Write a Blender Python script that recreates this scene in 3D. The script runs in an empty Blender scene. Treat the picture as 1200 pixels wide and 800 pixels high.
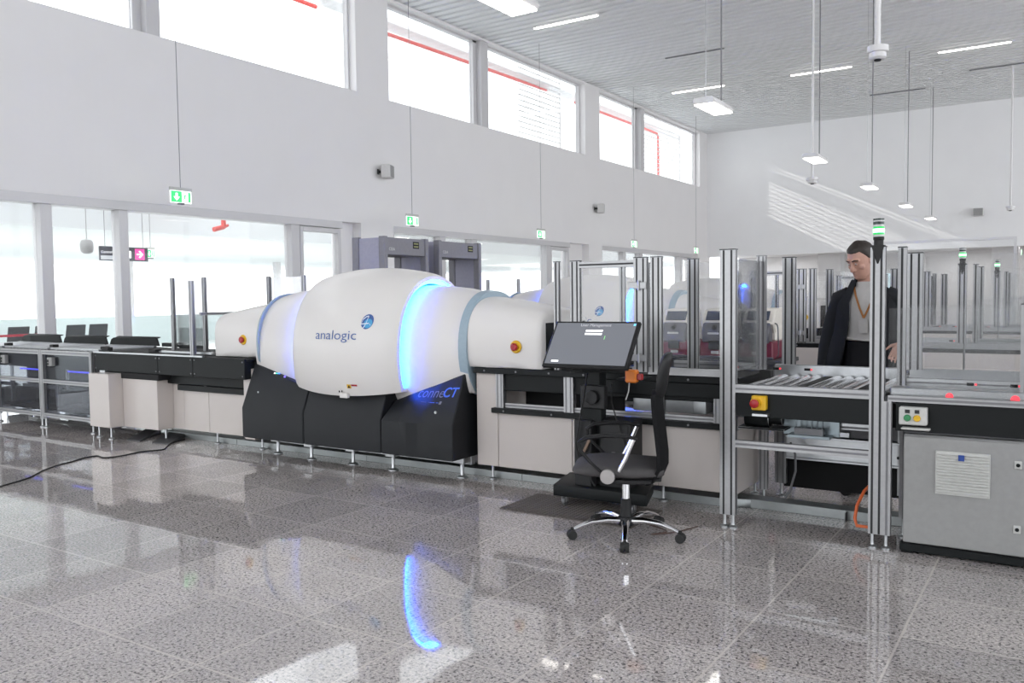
import bpy, bmesh, math, random
from mathutils import Vector, Matrix
random.seed(7)
S = bpy.context.scene
C = S.collection
R = math.radians
ORG = {}

# ------------------------------------------------------------------ mesh builder
class MB:
    def __init__(s):
        s.v = []; s.f = []; s.m = []; s.g = [0]; s.hold = False
    def add(s, vs, fs, mi=0):
        b = len(s.v)
        if b and not s.hold: s.g.append(b)
        s.v += [Vector(p) for p in vs]
        for f in fs:
            s.f.append([b + i for i in f]); s.m.append(mi)
        return s
    def box(s, x0, x1, y0, y1, z0, z1, mi=0):
        x0, x1 = min(x0, x1), max(x0, x1); y0, y1 = min(y0, y1), max(y0, y1); z0, z1 = min(z0, z1), max(z0, z1)
        vs = [(x, y, z) for x in (x0, x1) for y in (y0, y1) for z in (z0, z1)]
        return s.add(vs, [(0, 1, 3, 2), (4, 6, 7, 5), (0, 4, 5, 1), (2, 3, 7, 6), (0, 2, 6, 4), (1, 5, 7, 3)], mi)
    def obox(s, c, sz, rot, mi=0):
        c = Vector(c); M = rot.to_3x3() if hasattr(rot, 'to_3x3') else rot
        vs = [c + M @ Vector((x * sz[0] / 2, y * sz[1] / 2, z * sz[2] / 2)) for x in (-1, 1) for y in (-1, 1) for z in (-1, 1)]
        return s.add(vs, [(0, 1, 3, 2), (4, 6, 7, 5), (0, 4, 5, 1), (2, 3, 7, 6), (0, 2, 6, 4), (1, 5, 7, 3)], mi)
    def loft(s, rings, cap=True, closed=True, mi=0):
        n = len(rings[0]); vs = [p for r in rings for p in r]; fs = []
        for i in range(len(rings) - 1):
            for j in range(n if closed else n - 1):
                k = (j + 1) % n
                fs.append((i * n + j, i * n + k, (i + 1) * n + k, (i + 1) * n + j))
        if cap:
            fs.append(tuple(range(n - 1, -1, -1))); fs.append(tuple((len(rings) - 1) * n + j for j in range(n)))
        return s.add(vs, fs, mi)
    def tube(s, pts, r, n=10, mi=0, cap=True, flat=1.0):
        pts = [Vector(p) for p in pts]; rings = []; up = None
        for i, p in enumerate(pts):
            t = (pts[min(i + 1, len(pts) - 1)] - pts[max(i - 1, 0)]).normalized()
            if up is None:
                up = Vector((0, 0, 1)) if abs(t.z) < .95 else Vector((1, 0, 0))
            a = (up - t * up.dot(t))
            if a.length < 1e-4: a = t.orthogonal()
            a.normalize(); up = a; b = t.cross(a)
            rr = r[i] if isinstance(r, (list, tuple)) else r
            rings.append([p + a * (rr * flat * math.cos(2 * math.pi * k / n)) + b * (rr * math.sin(2 * math.pi * k / n)) for k in range(n)])
        return s.loft(rings, cap, True, mi)
    def cyl(s, p0, p1, r0, r1=None, n=20, mi=0):
        return s.tube([p0, p1], [r0, r0 if r1 is None else r1], n, mi)
    def lathe(s, prof, c=(0, 0, 0), axis=(0, 0, 1), n=24, mi=0):
        ax = Vector(axis).normalized(); a = ax.orthogonal().normalized(); b = ax.cross(a); c = Vector(c)
        return s.loft([[c + ax * z + a * (r * math.cos(2 * math.pi * k / n)) + b * (r * math.sin(2 * math.pi * k / n)) for k in range(n)] for r, z in prof], True, True, mi)
    def prism(s, poly, axis, a0, a1, mi=0):
        def P(u, w, a):
            return {'x': (a, u, w), 'y': (u, a, w), 'z': (u, w, a)}[axis]
        n = len(poly)
        vs = [P(u, w, a0) for u, w in poly] + [P(u, w, a1) for u, w in poly]
        fs = [tuple(range(n)), tuple(range(2 * n - 1, n - 1, -1))] + [(i, i + n, (i + 1) % n + n, (i + 1) % n) for i in range(n)]
        return s.add(vs, fs, mi)
    def ball(s, c, rx, ry=None, rz=None, n=16, mi=0):
        ry = rx if ry is None else ry; rz = rx if rz is None else rz; c = Vector(c)
        rings = []
        for i in range(1, n // 2):
            t = math.pi * i / (n // 2)
            rings.append([c + Vector((rx * math.sin(t) * math.cos(2 * math.pi * k / n), ry * math.sin(t) * math.sin(2 * math.pi * k / n), -rz * math.cos(t))) for k in range(n)])
        return s.loft(rings, True, True, mi)
    def ext(s, p0, p1, w=.04, d=.04, side=(0, 1, 0), mi=0, si=1, sl=.0125):
        """aluminium slotted extrusion from p0 to p1; w across, d along side; slots on all faces"""
        p0 = Vector(p0); p1 = Vector(p1); t = (p1 - p0).normalized(); L = (p1 - p0).length
        b = Vector(side); b = (b - t * b.dot(t)).normalized(); a = b.cross(t)
        M = Matrix((a, b, t)).transposed(); c = (p0 + p1) / 2
        s.obox(c, (w, d, L), M, mi)
        s.hold = True
        for q, (sz, dep, ax, oth) in enumerate(((w, d, a, b), (d, w, b, a))):
            k = max(1, round(sz / .04))
            for i in range(k):
                off = (i + .5) * sz / k - sz / 2
                for sg in (-1, 1):
                    size = (sl, .003, L - .004) if q == 0 else (.003, sl, L - .004)
                    s.obox(c + ax * off + oth * (sg * (dep / 2 - .0007)), size, M, si)
        s.hold = False
        return s
    def keep(s, on=True):
        s.hold = on; return s
    def each(s, name, mats, parent, **kw):
        ends = s.g[1:] + [len(s.v)]; out = []
        for a, b in zip(s.g, ends):
            q = MB(); q.v = s.v[a:b]
            for f, m in zip(s.f, s.m):
                if a <= f[0] < b: q.f.append([i - a for i in f]); q.m.append(m)
            if q.f: out.append(q.build(name, mats, parent, **kw))
        return out
    def text(s, txt, size, fn, mi=0, align='CENTER', shear=0, bold=0.0):
        cu = bpy.data.curves.new('letters', 'FONT'); cu.body = txt; cu.size = size; cu.align_x = align; cu.shear = shear; cu.offset = bold
        cu.resolution_u = 4
        o = bpy.data.objects.new('letters', cu); C.objects.link(o)
        me = bpy.data.meshes.new_from_object(o.evaluated_get(bpy.context.evaluated_depsgraph_get()))
        s.add([fn(v.co.x, v.co.y) for v in me.vertices], [tuple(p.vertices) for p in me.polygons], mi)
        bpy.data.objects.remove(o); bpy.data.curves.remove(cu); bpy.data.meshes.remove(me)
        return s
    def build(s, name, mats, parent=None, bevel=0, smooth=35, seg=1, label=None, sub=0):
        o0 = ORG.get(parent.name, Vector()) if parent else Vector()
        me = bpy.data.meshes.new(name)
        bm = bmesh.new()
        vs = [bm.verts.new(p - o0) for p in s.v]
        for f, mi in zip(s.f, s.m):
            try:
                q = bm.faces.new([vs[i] for i in f]); q.material_index = mi
            except ValueError:
                pass
        bmesh.ops.recalc_face_normals(bm, faces=bm.faces)
        if bevel:
            es = [e for e in bm.edges if len(e.link_faces) == 2 and e.calc_face_angle(0) > R(40) and e.calc_length() > bevel * 2.2]
            bmesh.ops.bevel(bm, geom=es, offset=bevel, segments=seg, affect='EDGES', profile=.6, clamp_overlap=True)
        if smooth:
            for f in bm.faces: f.smooth = True
        bm.to_mesh(me); bm.free()
        if smooth: me.set_sharp_from_angle(angle=R(smooth))
        for m in (mats if isinstance(mats, (list, tuple)) else [mats]): me.materials.append(m)
        o = bpy.data.objects.new(name, me); C.objects.link(o)
        if parent: o.parent = parent
        ORG[o.name] = o0
        if label: o['label'] = label
        return o

def thing(name, label, cat, loc=(0, 0, 0), group=None, local=False, rz=0):
    o = bpy.data.objects.new(name, None); C.objects.link(o); o.empty_display_size = .1
    o.location = loc; o.rotation_euler = (0, 0, rz); o['label'] = label; o['category'] = cat
    if group: o['group'] = group
    ORG[o.name] = Vector() if local else Vector(loc)
    return o
def tag(o, label, cat, group=None, kind=None):
    o['label'] = label; o['category'] = cat
    if group: o['group'] = group
    if kind: o['kind'] = kind
    return o
def struct(o, label=None):
    o['kind'] = 'structure'
    if label: o['label'] = label
    return o
def dup(root, d, label=None, group=None, rz=None, skip=()):
    r = root.copy(); C.objects.link(r); r.location = root.location + Vector(d)
    if rz is not None: r.rotation_euler = (0, 0, rz)
    if label: r['label'] = label
    if group: r['group'] = group
    ORG[r.name] = ORG[root.name] + Vector(d)
    for ch in list(root.children):
        if ch.name.split('.')[0] in skip: continue
        c = ch.copy(); C.objects.link(c); c.parent = r
        for g in list(ch.children):
            e = g.copy(); C.objects.link(e); e.parent = c
    return r

# ------------------------------------------------------------------ materials
def mat(name, col, rough=.5, metal=0, spec=.5, emit=None, es=1, noise=.04, ns=30, coat=0, bump=0, bs=200):
    if name in bpy.data.materials: return bpy.data.materials[name]
    m = bpy.data.materials.new(name); m.use_nodes = True; nt = m.node_tree; b = nt.nodes['Principled BSDF']
    b.inputs['Roughness'].default_value = rough; b.inputs['Metallic'].default_value = metal
    b.inputs['Specular IOR Level'].default_value = spec; b.inputs['Coat Weight'].default_value = coat
    col = tuple(col) + (1,)
    tc = nt.nodes.new('ShaderNodeTexCoord')
    if noise:
        n = nt.nodes.new('ShaderNodeTexNoise'); n.inputs['Scale'].default_value = ns; n.inputs['Detail'].default_value = 3
        nt.links.new(tc.outputs['Object'], n.inputs['Vector'])
        rp = nt.nodes.new('ShaderNodeValToRGB')
        rp.color_ramp.elements[0].position = .3; rp.color_ramp.elements[1].position = .7
        rp.color_ramp.elements[0].color = tuple(c * (1 - noise) for c in col[:3]) + (1,)
        rp.color_ramp.elements[1].color = tuple(min(1, c * (1 + noise)) for c in col[:3]) + (1,)
        nt.links.new(n.outputs['Fac'], rp.inputs['Fac']); nt.links.new(rp.outputs['Color'], b.inputs['Base Color'])
    else:
        b.inputs['Base Color'].default_value = col
    if bump:
        n2 = nt.nodes.new('ShaderNodeTexNoise'); n2.inputs['Scale'].default_value = bs
        nt.links.new(tc.outputs['Object'], n2.inputs['Vector'])
        bp = nt.nodes.new('ShaderNodeBump'); bp.inputs['Strength'].default_value = bump; bp.inputs['Distance'].default_value = .002
        nt.links.new(n2.outputs['Fac'], bp.inputs['Height']); nt.links.new(bp.outputs['Normal'], b.inputs['Normal'])
    if emit:
        b.inputs['Emission Color'].default_value = tuple(emit) + (1,); b.inputs['Emission Strength'].default_value = es
    return m

def glass_mat(name, tint=(.985, .987, .987), refl=1.0, haze=.02, hazecol=(.8, .81, .82)):
    m = bpy.data.materials.new(name); m.use_nodes = True; nt = m.node_tree; nt.nodes.clear()
    out = nt.nodes.new('ShaderNodeOutputMaterial')
    tr = nt.nodes.new('ShaderNodeBsdfTransparent'); tr.inputs[0].default_value = tint + (1,)
    gl = nt.nodes.new('ShaderNodeBsdfGlossy'); gl.inputs['Roughness'].default_value = .02
    df = nt.nodes.new('ShaderNodeBsdfDiffuse'); df.inputs[0].default_value = hazecol + (1,)
    fr = nt.nodes.new('ShaderNodeFresnel'); fr.inputs[0].default_value = 1.35
    mu = nt.nodes.new('ShaderNodeMath'); mu.operation = 'MULTIPLY'; mu.inputs[1].default_value = refl
    m1 = nt.nodes.new('ShaderNodeMixShader'); m2 = nt.nodes.new('ShaderNodeMixShader'); m2.inputs[0].default_value = haze
    nt.links.new(fr.outputs[0], mu.inputs[0]); nt.links.new(mu.outputs[0], m1.inputs[0])
    nt.links.new(tr.outputs[0], m1.inputs[1]); nt.links.new(gl.outputs[0], m1.inputs[2])
    nt.links.new(m1.outputs[0], m2.inputs[1]); nt.links.new(df.outputs[0], m2.inputs[2])
    nt.links.new(m2.outputs[0], out.inputs[0])
    return m

ALU = mat('brushed_aluminium', (.37, .37, .375), .40, .75, ns=60)
SLOT = mat('black_slot_strip', (.012, .012, .014), .5)
GROOVE = mat('groove_shade_and_metal_grey', (.20, .20, .21), .5, .5)  # flat strips in this grey stand in for groove shade; also plain metal
BLACK = mat('black_powder_coat', (.008, .0095, .010), .5, spec=.22, ns=80)
CHAR = mat('charcoal_machine_shell', (.012, .013, .0155), .5, spec=.25, bump=.25, bs=400)
BEIGE = mat('cream_sheet_panel', (.58, .53, .50), .28, noise=.015, ns=4, coat=.15)
WHITE = mat('white_moulded_shell', (.71, .685, .665), .40, noise=.012, ns=3, coat=.1)
BLUEGREY = mat('blue_grey_band', (.30, .39, .46), .42)
STEEL = mat('zinc_steel', (.45, .46, .47), .32, .9)
CHROME = mat('chrome', (.8, .8, .82), .08, 1, noise=.01)
RUB = mat('black_rubber', (.015, .015, .015), .7)
CREV = mat('dark_interior', (.006, .006, .007), .8)
RED = mat('red_plastic', (.38, .014, .018), .35)
YEL = mat('yellow_plastic', (.72, .42, .01), .4)
ORANGE = mat('orange_plastic', (.8, .22, .02), .4)
GREEN = mat('green_button', (.03, .22, .08), .4)
CABG = mat('grey_cabinet_paint', (.29, .29, .285), .5, bump=.15, bs=600)
VENTW = mat('vent_plastic', (.55, .55, .53), .5)
GLASS = glass_mat('clear_guard_glass', refl=.8, haze=.035)
WGLASS = glass_mat('window_glass', refl=.5, haze=.01)
SMOKE = glass_mat('smoked_guard_glass', tint=(.66, .68, .71), refl=.25, haze=.02, hazecol=(.3, .3, .33))
LEDB = mat('blue_light_strip', (.1, .3, 1), .5, emit=(.008, .105, 1), es=48, noise=0)
LEDV = mat('violet_blue_glow_bar', (.1, .1, 1), .5, emit=(.06, .06, 1), es=2.0, noise=0)
REDL = mat('red_sensor_beam_glow', (.8, .05, .06), .4, emit=(1, .06, .09), es=.75, noise=0)  # sensor lights; on the reflectors the glow stands in for reflected beam
LAMP = mat('lamp_diffuser', (.9, .9, .88), .4, emit=(1, .96, .9), es=4, noise=0)
WPAINT = mat('white_metal_paint', (.72, .71, .71), .45, noise=.01)
# ------------------------------------------------------------------ camera
yaw, pit, rol = R(33.101), R(3.0289), R(-.72299)
cd = Vector((-math.sin(yaw) * math.cos(pit), math.cos(yaw) * math.cos(pit), -math.sin(pit)))
cr = cd.cross(Vector((0, 0, 1))).normalized(); cu_ = cr.cross(cd)
r_ = cr * math.cos(rol) + cu_ * math.sin(rol); u_ = -cr * math.sin(rol) + cu_ * math.cos(rol)
cam = bpy.data.cameras.new('camera'); co = bpy.data.objects.new('camera', cam); C.objects.link(co)
M = Matrix((r_, u_, -cd)).transposed().to_4x4(); M.translation = (0, 0, 1.5)
co.matrix_world = M; cam.sensor_width = 36; cam.lens = 36 * 1001.41 / 1200; cam.clip_start = .05; cam.clip_end = 300
S.camera = co

# ------------------------------------------------------------------ structure materials
def floor_mat():
    m = bpy.data.materials.new('speckled_granite_tiles'); m.use_nodes = True; nt = m.node_tree; N = nt.nodes; L = nt.links
    b = N['Principled BSDF']; g = N.new('ShaderNodeNewGeometry')
    def noise(sc, det, rough=.6):
        n = N.new('ShaderNodeTexNoise'); n.inputs['Scale'].default_value = sc; n.inputs['Detail'].default_value = det; n.inputs['Roughness'].default_value = rough
        L.new(g.outputs['Position'], n.inputs['Vector']); return n.outputs['Fac']
    def ramp(src, stops):
        r = N.new('ShaderNodeValToRGB'); e = r.color_ramp.elements
        while len(e) < len(stops): e.new(.5)
        for i, (p, c) in enumerate(stops): e[i].position = p; e[i].color = c + (1,)
        L.new(src, r.inputs['Fac']); return r.outputs['Color']
    def mixc(f, a, bb, mode='MIX'):
        x = N.new('ShaderNodeMix'); x.data_type = 'RGBA'; x.blend_type = mode
        if hasattr(f, 'node'): L.new(f, x.inputs[0])
        else: x.inputs[0].default_value = f
        for s_, i in ((a, 6), (bb, 7)):
            if hasattr(s_, 'node'): L.new(s_, x.inputs[i])
            else: x.inputs[i].default_value = s_ + (1,)
        return x.outputs[2]
    base = ramp(noise(75, 4, .75), [(.33, (.15, .14, .14)), (.43, (.36, .335, .327)), (.54, (.54, .505, .492)), (.66, (.78, .735, .72))])
    dark = ramp(noise(62, 2, .5), [(.385, (1, 1, 1)), (.425, (0, 0, 0))])
    base = mixc(dark, base, (.12, .112, .115))
    blot = ramp(noise(1.1, 3), [(.35, (.88, .88, .88)), (.65, (1.07, 1.06, 1.05))])
    base = mixc(1.0, base, blot, 'MULTIPLY')
    sx = N.new('ShaderNodeSeparateXYZ'); L.new(g.outputs['Position'], sx.inputs[0])
    def math_(op, a, bb=None):
        x = N.new('ShaderNodeMath'); x.operation = op
        for i, q in enumerate((a, bb)):
            if q is None: continue
            if hasattr(q, 'node'): L.new(q, x.inputs[i])
            else: x.inputs[i].default_value = q
        return x.outputs[0]
    ids = []; line = None
    for ax, off in (('X', .587), ('Y', .23)):
        u = math_('DIVIDE', math_('ADD', sx.outputs[ax], off + 60), .6)
        fr = math_('FRACT', u); ids.append(math_('FLOOR', u))
        d = math_('MINIMUM', fr, math_('SUBTRACT', 1, fr))
        l = math_('LESS_THAN', d, .008)
        line = l if line is None else math_('MAXIMUM', line, l)
    cx = N.new('ShaderNodeCombineXYZ'); L.new(ids[0], cx.inputs[0]); L.new(ids[1], cx.inputs[1])
    wn = N.new('ShaderNodeTexWhiteNoise'); L.new(cx.outputs[0], wn.inputs['Vector'])
    base = mixc(1.0, base, ramp(wn.outputs['Value'], [(0, (.88, .87, .87)), (1, (1.12, 1.10, 1.09))]), 'MULTIPLY')
    base = mixc(math_('MULTIPLY', line, .8), base, (.66, .60, .56))
    L.new(base, b.inputs['Base Color'])
    b.inputs['Roughness'].default_value = .035; b.inputs['IOR'].default_value = 1.68; b.inputs['Specular IOR Level'].default_value = .55
    bp = N.new('ShaderNodeBump'); bp.inputs['Strength'].default_value = .06; bp.inputs['Distance'].default_value = .02
    L.new(noise(2.6, 1), bp.inputs['Height']); L.new(bp.outputs[0], b.inputs['Normal'])
    return m
def wall_mat(name, col, period=.045, strength=.05):
    m = mat(name, col, .55, noise=.01, ns=1.2); nt = m.node_tree; N = nt.nodes; L = nt.links
    g = N.new('ShaderNodeNewGeometry'); w = N.new('ShaderNodeTexWave'); w.bands_direction = 'DIAGONAL'; w.inputs['Scale'].default_value = .314 / period * .58
    mp = N.new('ShaderNodeMapping'); mp.inputs['Scale'].default_value = (1, 1, 0); L.new(g.outputs['Position'], mp.inputs[0]); L.new(mp.outputs[0], w.inputs[0])
    bp = N.new('ShaderNodeBump'); bp.inputs['Strength'].default_value = strength; bp.inputs['Distance'].default_value = .004
    L.new(w.outputs['Fac'], bp.inputs['Height']); L.new(bp.outputs[0], N['Principled BSDF'].inputs['Normal'])
    return m
FLOOR = floor_mat()
WALL = wall_mat('white_wall_cladding', (.80, .785, .785))
WALL2 = wall_mat('white_end_wall_cladding', (.86, .86, .865), .09, .04)
CEIL = mat('white_corrugated_deck', (.75, .76, .77), .5, noise=.01, ns=2)
FRAMEW = mat('pale_grey_window_frame', (.60, .59, .60), .4, .1, noise=.01)
SOFF = mat('concourse_soffit', (.66, .69, .69), .6, noise=.02)
TEAL = mat('pale_teal_plinth', (.50, .57, .58), .6)
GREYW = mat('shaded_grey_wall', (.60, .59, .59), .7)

XW = -13.5; ZC = 8.52; YE = 36.7
struct(MB().box(-34, 16, -12, 44, -.2, 0).build('floor', FLOOR, smooth=0))
# corrugated ceiling: trapezoid ribs running across the hall
mb = MB(); prof = []; y = -12.0; per = .30
while y < YE:
    prof += [(y, ZC), (y + .17, ZC), (y + .185, ZC + .06), (y + .285, ZC + .06)]; y += per
prof.append((YE + .3, ZC)); prof += [(YE + .3, ZC + .25), (-12, ZC + .25)]
mb.prism(prof, 'x', XW - .35, 16)
struct(mb.build('ceiling', CEIL, smooth=0))

PIERS = [(-12, -10.9), (-7.25, -6.16), (3.6, 4.69), (14.447, 15.542), (25.298, 26.342), (35.76, YE + .3)]
mb = MB()
mb.box(XW - .35, XW, -12, YE + .3, 3.2, 6.14)
mb.box(XW - .35, XW, -12, YE + .3, 8.46, ZC)
for a, b in PIERS: mb.box(XW - .35, XW, a, b, 6.14, 8.46)
for a, b in ((-12, -6.1), (3.6, 4.72), (14.49, 15.6), (25.49, 26.45), (35.5, YE + .3)): mb.box(XW - .35, XW, a, b, 0, 3.2)
for a, b in ((13.9, 14.49), (24.2, 25.49), (34.9, 35.5)): mb.box(XW - .35, XW - .25, a, b, 0, 3.2)
struct(mb.build('wall_left', WALL, smooth=0))
# end wall: solid above the recess, a set-back room below
mb = MB().box(XW, 16, YE, YE + .3, 3.12, ZC)
struct(mb.build('wall_end', WALL2, smooth=0))
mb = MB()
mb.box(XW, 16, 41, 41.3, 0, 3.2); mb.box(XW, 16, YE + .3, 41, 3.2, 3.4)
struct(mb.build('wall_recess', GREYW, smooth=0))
mb = MB()
for x in (-8.6, -2.1, 3.5): mb.box(x - .45, x + .45, 38.0, 38.9, 0, 3.2)
struct(mb.build('column_recess', WPAINT, smooth=0))
struct(MB().box(-7.5, -5.2, 40.9, 40.98, 0, 2.3).build('door_4', mat('teal_lit_doorway', (.5, .62, .66), .3, emit=(.5, .7, .75), es=.35), smooth=0), 'pale teal lit doorway in the recess beyond the lanes')  # sheet glows in place of light from beyond the doorway
# unseen right and rear walls, openings shaped to let in fill light
mb = MB()
for k in range(11): mb.box(16, 16.3, -12 + k * 4.86, -11.8 + k * 4.86, 0, ZC)
mb.box(16.02, 16.28, -12, YE, 4.2, 4.4)
struct(mb.build('wall_right', FRAMEW, smooth=0))
mb = MB()
for k in range(3): mb.box(XW - .35 + k * 4.9, XW - .15 + k * 4.9, -12.3, -12, 0, ZC)
mb.box(-4.0, 16.3, -12.3, -12, 0, 4.2); mb.box(-4, 16.3, -12.3, -12, 8.3, ZC); mb.box(XW - .35, -4, -12.28, -12.02, 4.2, 4.4)
struct(mb.build('wall_rear', FRAMEW, smooth=0))

# lower windows and doors of the left wall
def lower_bay(n, y0, y1, mull, door):
    mb = MB(); x0, x1 = XW - .30, XW - .02
    mb.box(x0, XW + .012, y0, y1, 3.045, 3.2); mb.box(x0, x1, y0, y1, 0, .10)
    xs = [(y0, y0 + .07)] + mull
    for a, b in xs: mb.box(x0 + .05, x1, a, b, .10, 3.045)
    w = struct(mb.build('window_%d' % n, FRAMEW, bevel=.006, smooth=0))
    for (a, b), (c, d) in zip(xs, xs[1:]):
        MB().box(XW - .17, XW - .155, b, c, .1, 3.045).build('pane', WGLASS, w, smooth=0)
    a, b = door; mb = MB(); e = .09
    mb.box(XW - .2, XW - .03, a, a + e, .0, 3.03); mb.box(XW - .2, XW - .03, b - e, b, 0, 3.03); mb.box(XW - .2, XW - .03, a + e, b - e, 2.93, 3.03)
    mb.box(XW - .19, XW - .05, a + e, b - e, 0, .12)
    d = struct(mb.build('door_%d' % n, FRAMEW, bevel=.006, smooth=0))
    MB().box(XW - .13, XW - .115, a + e, b - e, .12, 2.93).build('pane', WGLASS, d, smooth=0)
    MB().box(XW - .05, XW + .03, b - e - .03, b - e + .01, 1.0, 1.35).build('handle', STEEL, d, bevel=.005)
lower_bay(1, 4.72, 13.9, [(7.26, 7.45), (8.59, 8.76), (12.43, 12.66)], (12.68, 13.88))
lower_bay(2, 15.6, 24.2, [(17.42, 17.66), (18.80, 19.07), (22.75, 23.0)], (23.02, 24.18))
lower_bay(3, 26.45, 34.9, [(28.2, 28.4), (29.6, 29.85), (33.5, 33.75)], (33.77, 34.88))
# clerestory windows
for n, (y0, y1, m0, m1) in enumerate(((-6.16, 3.6, -1.4, -1.1), (4.69, 14.447, 9.25, 9.52), (15.542, 25.298, 19.40, 19.73), (26.342, 35.76, 29.75, 30.08))):
    mb = MB(); x0, x1 = XW - .33, XW - .2
    mb.box(x0, x1, m0 - .16, m0, 6.14, 8.46); mb.box(XW - .3, XW - .04, m0, m1, 6.14, 8.46)
    mb.box(x0, x1, y0, y1, 6.14, 6.19); mb.box(x0, x1, y0, y1, 8.41, 8.46); mb.box(x0, x1, y0, y0 + .05, 6.19, 8.41); mb.box(x0, x1, y1 - .05, y1, 6.19, 8.41)
    w = struct(mb.build('window_%d' % (n + 4), FRAMEW, smooth=0))
    for a, b in ((y0 + .05, m0 - .16), (m1, y1 - .05)):
        MB().box(XW - .28, XW - .265, a, b, 6.19, 8.41).build('pane', WGLASS, w, smooth=0)

# concourse behind the glass
struct(MB().box(-34, -17.26, -12, 44, 3.0, 3.3).box(-17.25, -17, -12, 44, 3.0, 4.6).build('ceiling_concourse', SOFF, smooth=0))
struct(MB().box(-34, XW - .36, -12, 44, .0, .012).build('floor_concourse', mat('pale_concourse_floor', (.72, .73, .73), .3), smooth=0))
struct(MB().box(-27.3, -27, -12, 44, 0, .98).build('wall_concourse', TEAL, smooth=0))
mb = MB()
for k in range(8): mb.box(-27.25, -27.05, -9 + k * 6.6, -8.75 + k * 6.6, .98, 3.0)
struct(mb.build('window_8', FRAMEW, smooth=0))
struct(MB().box(-17.3, -16.7, -12, 44, 9.5, 9.6).build('ceiling_canopy', WPAINT, smooth=0))

# ------------------------------------------------------------------ light
W = bpy.data.worlds.new('sky'); S.world = W; W.use_nodes = True
bg = W.node_tree.nodes['Background']; bg.inputs[0].default_value = (.93, .965, 1, 1); bg.inputs[1].default_value = 2.3
sp = bpy.data.lights.new('sun_beam', 'SPOT'); so = bpy.data.objects.new('sun_beam', sp); C.objects.link(so)
sd = Vector((3.22, .94, -1.6)).normalized(); tgt = Vector((XW, 32.9, 7.3))
so.location = tgt - sd * 60; so.rotation_euler = sd.to_track_quat('-Z', 'Y').to_euler()
sp.energy = 85000; sp.spot_size = R(5.6); sp.spot_blend = .1; sp.shadow_soft_size = .14; sp.color = (1, .97, .92)
def area(n, loc, sx, sy, e, col=(1, 1, 1), rot=(0, 0, 0)):
    l = bpy.data.lights.new(n, 'AREA'); l.shape = 'RECTANGLE'; l.size = sx; l.size_y = sy; l.energy = e; l.color = col
    o = bpy.data.objects.new(n, l); C.objects.link(o); o.location = loc; o.rotation_euler = rot; return o
for y in (-4, 6, 16, 26, 36):
    area('concourse_fill_panel', (-21.5, y, 2.99), 4, 5, 260, (1, 1, .98))  # concourse ceiling lights, enlarged into added fill panels to brighten it
for x in (-5, 0, 5): area('recess_fill', (x * 1.6 - 3, 39, 3.15), 3, 2, 45)  # unseen fill lamps added to brighten the recess
S.view_settings.view_transform = 'Standard'; S.view_settings.look = 'None'; S.view_settings.gamma = 1; S.view_settings.use_curve_mapping = False
S.view_settings.exposure = 0.68
S.cycles.use_denoising = True; S.cycles.denoising_input_passes = 'RGB_ALBEDO_NORMAL'; S.cycles.max_bounces = 10; S.cycles.diffuse_bounces = 6; S.cycles.transparent_max_bounces = 40; S.cycles.glossy_bounces = 5
S.cycles.sample_clamp_indirect = 8; S.cycles.caustics_reflective = False; S.cycles.caustics_refractive = False
# ------------------------------------------------------------------ scanner
YC = 6.0
def spow(c, e): return math.copysign(abs(c) ** e, c)
def section(x, ry, zb, zt, n=2.0, nn=56, clip=None, yc=YC):
    zc, rz = (zb + zt) / 2, (zt - zb) / 2; out = []
    for k in range(nn):
        a = 2 * math.pi * k / nn
        z = zc + rz * spow(math.sin(a), 2 / n)
        if clip is not None: z = max(z, clip)
        out.append(Vector((x, yc + ry * spow(math.cos(a), 2 / n), z)))
    return out
XM, DH = -5.345, .63
def drum_par(x):
    q = 1 - ((x - XM) / DH) ** 2
    return .545 + .135 * q, 1.0 - (.69 + .09 * q), 1.0 + (.70 + .075 * q), .70 - .045 * q
def drum_y(x, z, off=.003):
    ry, zb, zt, cl = drum_par(x); zc, rz = (zb + zt) / 2, (zt - zb) / 2
    return YC - ry * (max(0, 1 - abs((z - zc) / rz) ** 2.15)) ** (1 / 2.15) - off
BX0, BX1 = -6.62, -4.10
BSEAM = (-5.79, -4.86)
def base_yr(x, z):
    far = max(0, (BX1 - x) / (BX1 - BSEAM[1])); zt = .875 - .262 * far; yt = base_y(zt) + .12 * far
    return 5.40 if z < .47 else 5.40 + (z - .47) / (zt - .47) * (yt - 5.40)
def base_y(z): return 5.40 if z < .47 else 5.40 + (z - .47) / (.87 - .47) * .17

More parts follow.
